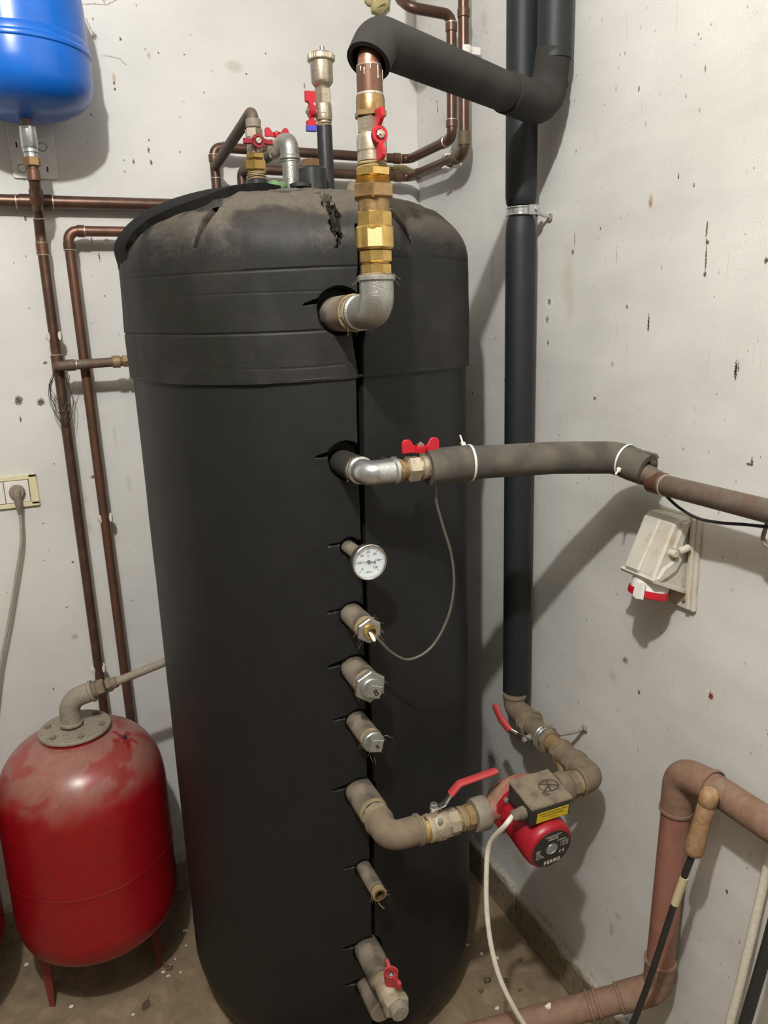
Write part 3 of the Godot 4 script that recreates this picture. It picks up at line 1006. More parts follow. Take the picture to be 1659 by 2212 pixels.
	for i in 26:
		var h := 1.778 + 0.056 * i / 25.0
		var q := 0.352 - maxf(0.0, h - 1.79) * 0.75
		var a := deg_to_rad(-5.6) + (g.randf_range(0.5, 1.0) * (1.0 if i % 2 == 0 else -1.0)) * 0.008 / q
		lump(mb, Vector3(TANK.x + sin(a) * q, h, TANK.y + cos(a) * q), Vector3(g.randf_range(0.001, 0.003), g.randf_range(0.002, 0.006), 0.002), 1.2, i + 3, 5, 7)
	part("torn_edge", mb, M.foam_inner, t)

# ---------------------------------------------------------------- fittings
func elbow_pts(p: Vector3, d_in: Vector3, d_out: Vector3, l1: float, l2: float, rad: float) -> Array:
	return bend([p - d_in.normalized() * l1, p, p + d_out.normalized() * l2], rad, 9)

# malleable elbow with thick rims
func elbow(called: String, label: String, p: Vector3, d_in: Vector3, d_out: Vector3, r: float, l1: float, l2: float, rad: float, m: Material, group := "", rims := true) -> Node3D:
	var t := thing(called, label, "pipe fitting", p, group)
	var mb := MB.new()
	tube(mb, elbow_pts(p, d_in, d_out, l1, l2, rad), r, 26)
	part("elbow_body", mb, m, t)
	if rims:
		for e in [[p - d_in.normalized() * l1, d_in], [p + d_out.normalized() * l2, -d_out]]:
			mb = MB.new()
			var b := 0.008
			lathe(mb, e[0], e[1], [Vector2(-0.0006, r * 0.8), Vector2(-0.0006, r + 0.0012), Vector2(0.001, r + 0.0028), Vector2(b - 0.002, r + 0.0028), Vector2(b, r + 0.0006), Vector2(b + 0.001, r - 0.001)], 28)
			part("rim", mb, m, t)
	return t

func rod(called: String, label: String, cat: String, pts: Array, r: float, m: Material, group := "", seg := 18) -> Node3D:
	var low: Vector3 = pts[0]
	for p in pts:
		if p.y < low.y:
			low = p
	var t := thing(called, label, cat, low, group)
	var mb := MB.new()
	tube(mb, pts, r, seg)
	part("pipe", mb, m, t)
	return t

# solder rings or sockets round a pipe at given points
func collar(t: Node3D, at: Vector3, d: Vector3, r: float, l: float, m: Material, called := "socket") -> void:
	var mb := MB.new()
	lathe(mb, at - d.normalized() * l * 0.5, d, [Vector2(0, r * 0.8), Vector2(0, r), Vector2(0.001, r + 0.001), Vector2(l - 0.001, r + 0.001), Vector2(l, r), Vector2(l, r * 0.8)], 22)
	part(called, mb, m, t)

func solder_ring(t: Node3D, at: Vector3, d: Vector3, r: float) -> void:
	var mb := MB.new()
	lathe(mb, at - d.normalized() * 0.0018, d, [Vector2(0, r * 0.95), Vector2(0.0008, r + 0.0011), Vector2(0.0026, r + 0.0012), Vector2(0.0036, r * 0.95)], 22)
	part("solder_joint", mb, M.solder, t)

func butterfly(t: Node3D, hub: Vector3, stem: Vector3, wing: Vector3, size: float, m: Material, called := "handle", nut_m := "nickel") -> void:
	# cast butterfly handle: hub ring round the stem, two blades that rise outward
	stem = stem.normalized()
	wing = wing.normalized()
	var th := stem.cross(wing).normalized()
	var mb := MB.new()
	lathe(mb, hub, stem, [Vector2(-0.28 * size, 0), Vector2(-0.28 * size, 0.30 * size), Vector2(-0.05 * size, 0.36 * size), Vector2(0.06 * size, 0.34 * size), Vector2(0.06 * size, 0.22 * size), Vector2(0.0, 0.22 * size), Vector2(0.0, 0.0)], 24)
	for s in [-1.0, 1.0]:
		var ol := [Vector2(0.20 * s, -0.30), Vector2(0.55 * s, -0.26), Vector2(0.96 * s, -0.28), Vector2(1.0 * s, -0.22), Vector2(1.0 * s, 0.24), Vector2(0.93 * s, 0.36), Vector2(0.84 * s, 0.42), Vector2(0.64 * s, 0.42), Vector2(0.54 * s, 0.36), Vector2(0.34 * s, 0.06), Vector2(0.20 * s, 0.02)]
		for i in ol.size():
			ol[i] = ol[i] * size
		plate(mb, hub, wing, stem, ol, 0.17 * size, 0.0012)
	var h := part(called, mb, m, t)
	mb = MB.new()
	prism(mb, hub, stem, -0.01 * size, 0.17 * size, 0.32 * size, 6, 0.3, 0.0008)
	cyl(mb, hub, hub + stem * 0.24 * size, 0.075 * size, 12, 0.0005)
	part("nut", mb, M[nut_m], h)

# straight ball valve: round body between two hexagons, bonnet and stem
func valve_body(t: Node3D, a: Vector3, d: Vector3, l: float, r: float, hex0: float, hex1: float, stem: Vector3, m: Material) -> void:
	d = d.normalized()
	var mb := MB.new()
	lathe(mb, a, d, [Vector2(hex0 * 0.6, r * 0.8), Vector2(hex0, r * 0.92), Vector2(hex0 + 0.003, r), Vector2(l * 0.40, r * 1.04), Vector2(l * 0.6, r * 1.04), Vector2(l - hex1 - 0.003, r), Vector2(l - hex1, r * 0.92), Vector2(l - hex1 * 0.6, r * 0.8)], 30)
	if stem != Vector3.ZERO:
		cyl(mb, a + d * l * 0.5, a + d * l * 0.5 + stem.normalized() * r * 1.45, r * 0.36, 18)
	part("body", mb, m, t)
	if hex0 > 0.0:
		mb = MB.new()
		prism(mb, a, d, 0.0, hex0, r * 2.0, 6 if r < 0.022 else 8, 0.2)
		part("hexagon_end", mb, m, t)
	if hex1 > 0.0:
		mb = MB.new()
		prism(mb, a, d, l - hex1, l, r * 2.0, 6 if r < 0.022 else 8, 0.2)
		part("hexagon_end", mb, m, t)

# steel lever with a red sleeve: pts along the lever from the stem, w = width direction
func lever(t: Node3D, pts: Array, w: Vector3, from: int, red: Material) -> void:
	var mb := MB.new()
	var sp := bend(pts, 0.012, 5)
	tube(mb, sp, 0.008, 12, true, w, 1.0, 0.22)
	var h := part("lever", mb, M.chrome, t)
	mb = MB.new()
	var sl := []
	for i in range(from, pts.size()):
		sl.append(pts[i])
	var q := bend(sl, 0.012, 5) if sl.size() > 2 else sl
	var rr := []
	for i in q.size():
		rr.append(0.0095)
	var tip: Vector3 = (q[-1] - q[-2]).normalized()
	q.append(q[-1] + tip * 0.004); rr.append(0.007)
	q.append(q[-1] + tip * 0.002); rr.append(0.003)
	tube(mb, q, rr, 14, true, w, 1.0, 0.55)
	part("grip_sleeve", mb, red, h)

func clip(called: String, label: String, at: Vector3, d: Vector3, out: Vector3, r: float, group: String) -> void:
	# open plastic clip: a foot on the wall and two jaws that grip the pipe (at = axis of the pipe)
	var t := thing(called, label, "pipe clip", at - out * (r + 0.012), group)
	var s := d.cross(out).normalized()
	var mb := MB.new()
	box(mb, at - out * (r + 0.012), s * (r * 1.0), d.normalized() * 0.008, out.normalized() * 0.012, 0.001)
	part("foot", mb, M.white_plastic, t)
	for q in [-1.0, 1.0]:
		mb = MB.new()
		var pts := []
		for i in 8:
			var a := deg_to_rad(lerpf(-50, 40, i / 7.0))
			pts.append(at + s * q * cos(a) * (r + 0.0035) + out * sin(a) * (r + 0.0035))
		tube(mb, pts, 0.0085, 10, true, d, 1.2, 0.42)
		part("jaw", mb, M.white_plastic, t)

func tie(called: String, label: String, at: Vector3, d: Vector3, r: float, tail: Vector3, group: String) -> void:
	var t := thing(called, label, "cable tie", at, group)
	d = d.normalized()
	var u := side(d)
	var w := d.cross(u)
	var mb := MB.new()
	var pts := []
	for k in 33:
		var p := TAU * k / 32
		pts.append(at + (u * cos(p) + w * sin(p)) * r)
	tube(mb, pts, 0.0022, 8, false, d, 1.0, 0.4)
	part("strap", mb, M.white_plastic, t)
	var h := at + tail.normalized() * (r + 0.003)
	mb = MB.new()
	box(mb, h, tail.normalized() * 0.004, d * 0.004, d.cross(tail).normalized() * 0.003, 0.0008)
	part("lock", mb, M.white_plastic, t)
	mb = MB.new()
	box(mb, h + tail.normalized() * 0.009, tail.normalized() * 0.008, d * 0.0016, d.cross(tail).normalized() * 0.0007, 0.0003)
	part("tail", mb, M.white_plastic, t)

# ---------------------------------------------------------------- upper flow column
func build_column() -> void:
	var Z := Vector3.BACK
	var Y := Vector3.UP
	var cx := -0.5355
	var cz := 0.955
	var c := func(y: float) -> Vector3: return Vector3(cx, y, cz)
	# stub from the tank
	var t := thing("tank_outlet", "thick dust-covered foam stub behind the big upper grey elbow", "pipe stub", Vector3(STUB_X, 1.655, 0.76))
	var mb := MB.new()
	cyl(mb, Vector3(STUB_X, 1.655, 0.755), Vector3(STUB_X + 0.003, 1.655, 0.872), 0.0295, 30, 0.003)
	part("foam_sleeve", mb, M.stub_dust, t)
	mb = MB.new()
	prism(mb, Vector3(STUB_X + 0.003, 1.655, 0.87), Z, 0.0, 0.012, 0.052, 8, 0.2)
	part("hexagon_nipple", mb, M.galvanized_dusty, t)
	mb = MB.new()
	hemp_ring(mb, Vector3(STUB_X + 0.003, 1.655, 0.868), Z, 0.0, 0.004, 0.0285, 4)
	hemp_ring(mb, Vector3(STUB_X + 0.003, 1.655, 0.88), Z, 0.0, 0.012, 0.0265, 5)
	fibres(mb, Vector3(STUB_X + 0.003, 1.655, 0.885), Z, 0.028, 26, 0.02, 6)
	part("hemp", mb, M.hemp, t)
	elbow("galvanized_elbow", "large grey galvanized elbow turning up below the brass check valve", Vector3(cx, 1.655, cz), Vector3(0.06, 0, 1), Y, 0.0262, 0.066, 0.052, 0.046, M.galvanized)
	# brass nipple and check valve
	t = thing("brass_nipple", "short hexagonal brass nipple on top of the large grey elbow", "pipe fitting", c.call(1.707))
	mb = MB.new()
	prism(mb, c.call(1.7095), Y, 0.0, 0.0145, 0.0445, 8, 0.1)
	part("hexagon", mb, M.brass, t)
	mb = MB.new()
	cyl(mb, c.call(1.705), c.call(1.73), 0.0205)
	part("thread", mb, M.brass_aged, t)
	mb = MB.new()
	hemp_ring(mb, c.call(1.704), Y, 0.0, 0.006, 0.0222, 14)
	fibres(mb, c.call(1.707), Y, 0.026, 26, 0.028, 15)
	part("hemp", mb, M.hemp, t)
	t = thing("check_valve", "shiny brass check valve with a wide octagonal body on the upright column", "valve", c.call(1.726))
	mb = MB.new()
	prism(mb, c.call(1.726), Y, 0.0, 0.018, 0.0465, 8, 0.1)
	cyl(mb, c.call(1.742), c.call(1.746), 0.021)
	part("lower_hexagon", mb, M.brass, t)
	mb = MB.new()
	lathe(mb, c.call(1.744), Y, [Vector2(0, 0.01), Vector2(0.0, 0.0272), Vector2(0.003, 0.0302), Vector2(0.031, 0.0302), Vector2(0.034, 0.0275), Vector2(0.035, 0.01)], 8)
	var bd := part("octagon_body", mb, M.brass, t)
	mb = MB.new()
	var oc := [Vector2(-0.0105, -0.0135), Vector2(0.0105, -0.0135), Vector2(0.0105, 0.0115), Vector2(0.004, 0.0125), Vector2(-0.002, 0.0095), Vector2(-0.0105, 0.0120)]
	plate(mb, Vector3(cx, 1.761, cz) + Vector3(-0.38, 0, 0.925).normalized() * 0.0282, Vector3(0.925, 0, 0.38), Y, oc, 0.0008, 0.0)
	part("paper_sticker", mb, M.sticker, bd)
	mb = MB.new()
	prism(mb, c.call(1.776), Y, 0.0, 0.022, 0.0495, 8, 0.1)
	part("upper_hexagon", mb, M.brass, t)
	# union
	t = thing("pipe_union", "dark aged brass union with two hexagon nuts above the check valve", "pipe fitting", c.call(1.797))
	mb = MB.new()
	cyl(mb, c.call(1.796), c.call(1.818), 0.0235)
	part("tail_piece", mb, M.brass_aged, t)
	mb = MB.new()
	prism(mb, c.call(1.8145), Y, 0.0, 0.0225, 0.0555, 6, 0.15, 0.003)
	part("union_nut", mb, M.brass_aged, t)
	mb = MB.new()
	for i in 5:
		lathe(mb, c.call(1.8365 + i * 0.0018), Y, [Vector2(0, 0.024), Vector2(0.0009, 0.0258), Vector2(0.0018, 0.024)], 26)
	part("thread", mb, M.brass, t)
	mb = MB.new()
	prism(mb, c.call(1.845), Y, 0.0, 0.0135, 0.0475, 6, 0.15, 0.002)
	part("top_hexagon", mb, M.brass, t)
	mb = MB.new()
	cyl(mb, c.call(1.857), c.call(1.869), 0.0195)
	hemp_ring(mb, c.call(1.858), Y, 0.0, 0.008, 0.0198, 21)
	fibres(mb, c.call(1.80), Y, 0.024, 22, 0.022, 22)
	part("hemp", mb, M.hemp, t)
	# ball valve
	t = thing("ball_valve", "nickel ball valve with a red butterfly handle on the upright brass column", "valve", c.call(1.866))
	mb = MB.new()
	lathe(mb, c.call(1.866), Y, [Vector2(0, 0.012), Vector2(0, 0.0195), Vector2(0.001, 0.0215), Vector2(0.012, 0.0215), Vector2(0.0125, 0.0207), Vector2(0.0140, 0.0207), Vector2(0.0145, 0.0218), Vector2(0.030, 0.0222), Vector2(0.037, 0.0205), Vector2(0.040, 0.018)], 32)
	cyl(mb, c.call(1.897), c.call(1.897) + Z * 0.028, 0.0085)
	part("body", mb, M.nickel, t)
	mb = MB.new()
	prism(mb, c.call(1.903), Y, 0.0, 0.0225, 0.0375, 6, 0.1)
	part("hexagon_end", mb, M.nickel, t)
	butterfly(t, c.call(1.897) + Z * 0.031, Z, Y, 0.034, M.red_handle)
	# adaptor, copper end
	t = thing("brass_adaptor", "brass solder adaptor with a hexagon collar above the butterfly valve", "pipe fitting", c.call(1.925))
	mb = MB.new()
	prism(mb, c.call(1.9255), Y, 0.0, 0.0085, 0.0415, 6, 0.35, 0.001)
	part("hexagon_collar", mb, M.brass_aged, t)
	mb = MB.new()
	lathe(mb, c.call(1.933), Y, [Vector2(0, 0.01), Vector2(0, 0.0208), Vector2(0.017, 0.0208), Vector2(0.021, 0.0195), Vector2(0.0225, 0.017)], 30)
	part("socket", mb, M.brass_aged, t)
	mb = MB.new()
	lathe(mb, c.call(1.953), Y, [Vector2(0, 0.0195), Vector2(0.001, 0.0202), Vector2(0.003, 0.0195), Vector2(0.005, 0.0178)], 26)
	var g := RandomNumberGenerator.new()
	g.seed = 12
	part("solder_joint", mb, M.solder, t)
	t = thing("copper_bend", "bright copper pipe end entering the slanted black insulation", "pipe", c.call(1.955))
	mb = MB.new()
	var dg := Vector3(0.4755, 0.004, -0.265).normalized()
	tube(mb, bend([c.call(1.953), c.call(2.030), c.call(2.030) + dg * 0.12], 0.045, 9), 0.0168, 26)
	part("pipe", mb, M.copper_clean, t)
	mb = MB.new()
	lathe(mb, c.call(1.955), Y, [Vector2(0, 0.0175), Vector2(0, 0.0186), Vector2(0.036, 0.0186), Vector2(0.0375, 0.0172)], 26)
	part("coupling", mb, M.copper_worn, t)
	solder_ring(t, c.call(1.9925), Y, 0.0170)
	mb = MB.new()
	for i in 5:        # runs of solder down the coupling
		var a := deg_to_rad(-72 + i * 33 + g.randf_range(-12, 12))
		var e := Vector3(sin(a), 0, cos(a))
		var h := 1.992 - g.randf_range(0.0, 0.008)
		var l := g.randf_range(0.006, 0.03)
		tube(mb, [c.call(h) + e * 0.0184, c.call(h - l * 0.5) + e * 0.0188, c.call(h - l) + e * 0.0186], [0.0016, 0.0008, 0.0012], 7)
	part("solder_run", mb, M.solder, t)
	# slanted insulation
	var p0 := Vector3(cx - 0.001, 1.998, cz + 0.001)
	var p1: Vector3 = c.call(2.031) + dg * 0.006
	var pe := Vector3(-0.172, 2.034, 0.7526)
	t = thing("pipe_insulation", "black foam tube slanting from the copper bend toward the tall wall pipes", "insulation", pe)
	mb = MB.new()
	var pth := bend([p0, p1 + Vector3(0.014, 0.0, -0.008), pe], 0.03, 8)
	sleeve(mb, pth, 0.0325, 0.0262, 34)
	part("foam_tube", mb, M.foam_worn, t)
	mb = MB.new()     # the slit edge hanging down beside the copper
	plate(mb, c.call(2.0) + dg * 0.024 + Vector3(0, -0.004, 0), (dg + Vector3(0, -0.25, 0)).normalized(), (Y + dg * 0.3).normalized(), [Vector2(-0.013, 0.012), Vector2(-0.006, -0.028), Vector2(-0.002, -0.036), Vector2(0.012, -0.01), Vector2(0.022, 0.014)], 0.010, 0.002)
	part("split_flap", mb, M.foam_worn, t)
	var q0 := pe - dg * 0.02
	t = thing("pipe_insulation", "black foam elbow sleeve joining the slanted tube to the second tall pipe", "insulation", q0)
	mb = MB.new()
	var el := bend([q0, Vector3(-0.060, 2.034, 0.698), Vector3(-0.055, 2.13, 0.716)], 0.05, 12)
	var rr := []
	for i in el.size():
		var f := float(i) / (el.size() - 1)
		rr.append(0.0352 + 0.003 * sin(f * PI) + 0.0012 * sin(i * 2.7))
	rr[-1] = 0.0335
	rr[-2] = 0.034
	sleeve(mb, el, rr, 0.02, 34)
	part("foam_tube", mb, M.foam_worn, t)
	rod("pipe_insulation", "tall black foam pipe rising to the ceiling above the slanted tube", "insulation", [Vector3(-0.055, 2.11, 0.716), Vector3(-0.054, 2.50, 0.718), Vector3(-0.054, TOP, 0.718)], 0.0325, M.foam_pipe, "", 34)

# ---------------------------------------------------------------- tall insulated return on the right wall
func build_tall_pipe() -> void:
	var x := -0.055
	var z := 0.607
	var Y := Vector3.UP
	var t := thing("pipe_insulation", "upper length of tall black foam pipe above the ring clamp", "insulation", Vector3(x, 1.866, z))
	var mb := MB.new()
	lathe(mb, Vector3(x, 1.866, z), Y, [Vector2(0.0, 0.02), Vector2(0.0, 0.027), Vector2(0.004, 0.0305), Vector2(0.02, 0.0325), Vector2(0.3, 0.0325), Vector2(TOP - 1.866, 0.0325)], 36)
	part("foam_tube", mb, M.foam_pipe, t)
	t = thing("pipe_insulation", "long lower black foam pipe between the ring clamp and the pump valve", "insulation", Vector3(x, 0.722, z))
	mb = MB.new()
	lathe(mb, Vector3(x, 0.722, z), Y, [Vector2(0, 0.02), Vector2(0.0, 0.0285), Vector2(0.004, 0.031), Vector2(0.03, 0.0325), Vector2(0.5, 0.0318), Vector2(1.08, 0.0322), Vector2(1.112, 0.030), Vector2(1.121, 0.0265), Vector2(1.122, 0.02)], 36)
	part("foam_tube", mb, M.foam_pipe, t)
	t = thing("ring_clamp", "zinc ring clamp with a wall rod around the tall black pipe", "clamp", Vector3(x, 1.855, z))
	mb = MB.new()
	for y in [1.848, 1.862]:
		var pts := []
		for k in 33:
			var a := TAU * k / 32
			pts.append(Vector3(x + cos(a) * 0.0285, y, z + sin(a) * 0.0285))
		tube(mb, pts, 0.0022, 8, false)
	lathe(mb, Vector3(x, 1.847, z), Y, [Vector2(0, 0.027), Vector2(0.0, 0.0285), Vector2(0.016, 0.0285), Vector2(0.016, 0.027)], 32)
	part("band", mb, M.galvanized_bright, t)
	mb = MB.new()
	box(mb, Vector3(x + 0.012, 1.855, z + 0.031), Vector3(0.012, 0, 0.004), Vector3(0, 0.010, 0), Vector3(-0.002, 0, 0.006), 0.001)
	cyl(mb, Vector3(x + 0.014, 1.855, z + 0.036), Vector3(x + 0.016, 1.855, z + 0.041), 0.006)
	part("screw_ear", mb, M.galvanized_bright, t)
	mb = MB.new()
	prism(mb, Vector3(x + 0.022, 1.849, z + 0.025), Vector3(0.033, -0.008, 0.004), 0, 0.006, 0.012)
	tube(mb, [Vector3(x + 0.02, 1.850, z + 0.025), Vector3(0.004, 1.840, 0.636)], 0.0036, 10)
	part("threaded_rod", mb, M.galvanized_bright, t)
	mb = MB.new()
	cyl(mb, Vector3(0.0, 1.8405, 0.6355), Vector3(-0.003, 1.841, 0.6355), 0.0085)
	part("wall_plug", mb, M.galvanized_dusty, t)

# ---------------------------------------------------------------- middle outlet with valve, insulation and copper pipe
func build_middle() -> void:
	var X := Vector3.RIGHT
	var Y := Vector3.UP
	var Z := Vector3.BACK
	var y := 1.395
	var t := thing("tank_outlet", "grey foam stub behind the bright middle elbow", "pipe stub", Vector3(STUB_X, y, 0.76))
	var mb := MB.new()
	cyl(mb, Vector3(STUB_X, y, 0.755), Vector3(STUB_X, y, 0.862), 0.0235, 28, 0.004)
	part("foam_sleeve", mb, M.foam_worn, t)
	mb = MB.new()
	hemp_ring(mb, Vector3(STUB_X, y, 0.86), Z, 0.0, 0.014, 0.0205, 31)
	fibres(mb, Vector3(STUB_X, y, 0.868), Z, 0.021, 34, 0.03, 32)
	part("hemp", mb, M.hemp, t)
	elbow("galvanized_elbow", "bright galvanized elbow feeding the horizontal nickel ball valve", Vector3(STUB_X + 0.001, y, 0.906), Z, X, 0.0212, 0.036, 0.052, 0.034, M.galvanized_bright)
	t = thing("brass_nipple", "short brass nipple between the bright elbow and the horizontal valve", "pipe fitting", Vector3(-0.49, y, 0.906))
	mb = MB.new()
	cyl(mb, Vector3(-0.493, y, 0.906), Vector3(-0.466, y, 0.906), 0.0172)
	part("nipple_body", mb, M.brass_aged, t)
	mb = MB.new()
	hemp_ring(mb, Vector3(-0.489, y, 0.906), X, 0.0, 0.008, 0.0178, 33)
	fibres(mb, Vector3(-0.486, y, 0.906), X, 0.018, 16, 0.045, 34)
	part("hemp", mb, M.hemp, t)
	t = thing("ball_valve", "horizontal nickel ball valve with a red butterfly handle near mid tank", "valve", Vector3(-0.472, y, 0.906))
	mb = MB.new()
	prism(mb, Vector3(-0.4725, y, 0.906), X, 0.0, 0.025, 0.0405, 6, 0.0, 0.003)
	part("hexagon_end", mb, M.nickel, t)
	mb = MB.new()
	lathe(mb, Vector3(-0.449, y, 0.906), X, [Vector2(0, 0.015), Vector2(0, 0.0178), Vector2(0.003, 0.0182), Vector2(0.005, 0.0215), Vector2(0.05, 0.0215), Vector2(0.05, 0.01)], 30)
	cyl(mb, Vector3(-0.440, y, 0.906), Vector3(-0.440, y + 0.034, 0.906), 0.007)
	part("body", mb, M.nickel, t)
	var n1 := Vector3(0, 0.35, 0.937)
	for e in [["PN50", -0.012], ["DN25", 0.0], ["1\"", 0.012]]:
		var a: float = e[1] / 0.0215
		var nn := Vector3(0, sin(a + 0.05), cos(a + 0.05))
		words(t, e[0], Vector3(-0.436, y, 0.906) + nn * 0.0216, X, Vector3(0, cos(a + 0.05), -sin(a + 0.05)), 0.0048, M.nickel_dusty, "cast_lettering", 0.0012)
	butterfly(t, Vector3(-0.444, y + 0.036, 0.906), Y, Vector3(1, 0, 0.05), 0.034, M.red_handle)
	# insulation: short wrap and long tube
	t = thing("pipe_insulation", "short overlapping piece of dusty grey foam beside the red butterfly handle", "insulation", Vector3(-0.43, y, 0.906))
	mb = MB.new()
	sleeve(mb, [Vector3(-0.432, y - 0.002, 0.907), Vector3(-0.40, y - 0.001, 0.909), Vector3(-0.345, y, 0.913)], [0.0305, 0.032, 0.0315], 0.0205, 32)
	part("foam_tube", mb, M.foam_dusty, t)
	var d := Vector3(0.254, -0.006, 0.088).normalized()
	t = thing("pipe_insulation", "long dusty grey foam tube running to the right wall at mid height", "insulation", Vector3(-0.36, y, 0.912))
	mb = MB.new()
	var pth := bend([Vector3(-0.362, y, 0.911), Vector3(-0.20, y - 0.001, 0.948), Vector3(-0.10, 1.390, 0.985), Vector3(-0.082, 1.383, 1.010)], 0.03, 6)
	sleeve(mb, pth, 0.0290, 0.0185, 32)
	part("foam_tube", mb, M.foam_dusty, t)
	t = thing("pipe_insulation", "torn short foam end piece tied over the copper elbow", "insulation", Vector3(-0.085, 1.37, 1.02))
	mb = MB.new()
	sleeve(mb, [Vector3(-0.090, 1.386, 0.996), Vector3(-0.083, 1.381, 1.018), Vector3(-0.076, 1.374, 1.047)], [0.0285, 0.0295, 0.0275], 0.018, 30)
	plate(mb, Vector3(-0.070, 1.394, 1.052), Vector3(0.25, -0.2, 0.95).normalized(), Vector3(-0.2, 0.9, 0.2).normalized(), [Vector2(-0.02, -0.008), Vector2(0.004, -0.010), Vector2(0.008, -0.004), Vector2(0.006, 0.003), Vector2(0.011, 0.006), Vector2(0.006, 0.012), Vector2(-0.02, 0.010)], 0.006, 0.001)
	part("foam_tube", mb, M.foam_dusty, t)
	tie("cable_tie", "white cable tie around grey foam beside the butterfly valve", Vector3(-0.352, y, 0.9125), Vector3(1, 0, 0.15), 0.0318, Vector3(-0.28, 1, -0.2), "cable ties on the insulated pipe")
	tie("cable_tie", "white cable tie around the torn foam end at the right wall", Vector3(-0.088, 1.386, 1.003), Vector3(0.25, -0.2, 0.95), 0.0297, Vector3(-0.85, -0.35, 0.5), "cable ties on the insulated pipe")
	# copper along the right wall
	t = thing("copper_pipe", "thick dusty copper pipe running along the right wall above the grey socket", "pipe", Vector3(-0.075, 1.353, 1.05))
	mb = MB.new()
	var cp := bend([Vector3(-0.10, 1.388, 0.985), Vector3(-0.076, 1.366, 1.050), Vector3(-0.074, 1.355, 1.08), Vector3(-0.074, 1.354, 1.75)], 0.03, 7)
	tube(mb, cp, 0.0178, 26)
	part("pipe", mb, M.copper_dusty, t)
	collar(t, Vector3(-0.0745, 1.3565, 1.072), Vector3(0, -0.03, 1), 0.0188, 0.03, M.copper_worn, "elbow_socket")
	solder_ring(t, Vector3(-0.074, 1.355, 1.089), Z, 0.0184)
	rod("thin_cable", "thin black cable sagging below the dusty copper pipe", "cable", spline([Vector3(-0.070, 1.338, 1.085), Vector3(-0.068, 1.322, 1.115), Vector3(-0.066, 1.312, 1.155), Vector3(-0.064, 1.314, 1.20), Vector3(-0.062, 1.322, 1.25), Vector3(-0.062, 1.330, 1.32), Vector3(-0.062, 1.332, 1.45), Vector3(-0.062, 1.332, 1.75)], 6), 0.0026, M.black_rubber, "", 8)
	t = thing("pipe_hook", "grey metal hook hanging under the copper pipe", "hook", Vector3(-0.06, 1.30, 1.275))
	mb = MB.new()
	tube(mb, bend([Vector3(-0.055, 1.345, 1.283), Vector3(-0.055, 1.296, 1.272), Vector3(-0.055, 1.294, 1.30), Vector3(0.0, 1.30, 1.32)], 0.012, 6), 0.0034, 10)
	part("wire", mb, M.galvanized_dusty, t)

# ---------------------------------------------------------------- small outlets on the tank front
func stub(label: String, y: float, r: float, z1: float, m: Material) -> Node3D:
	var t := thing("tank_outlet", label, "pipe stub", Vector3(STUB_X, y, 0.76))
	var mb := MB.new()
	cyl(mb, Vector3(STUB_X, y, 0.755), Vector3(STUB_X, y, z1), r, 28, 0.003)
	part("foam_sleeve", mb, m, t)
	return t

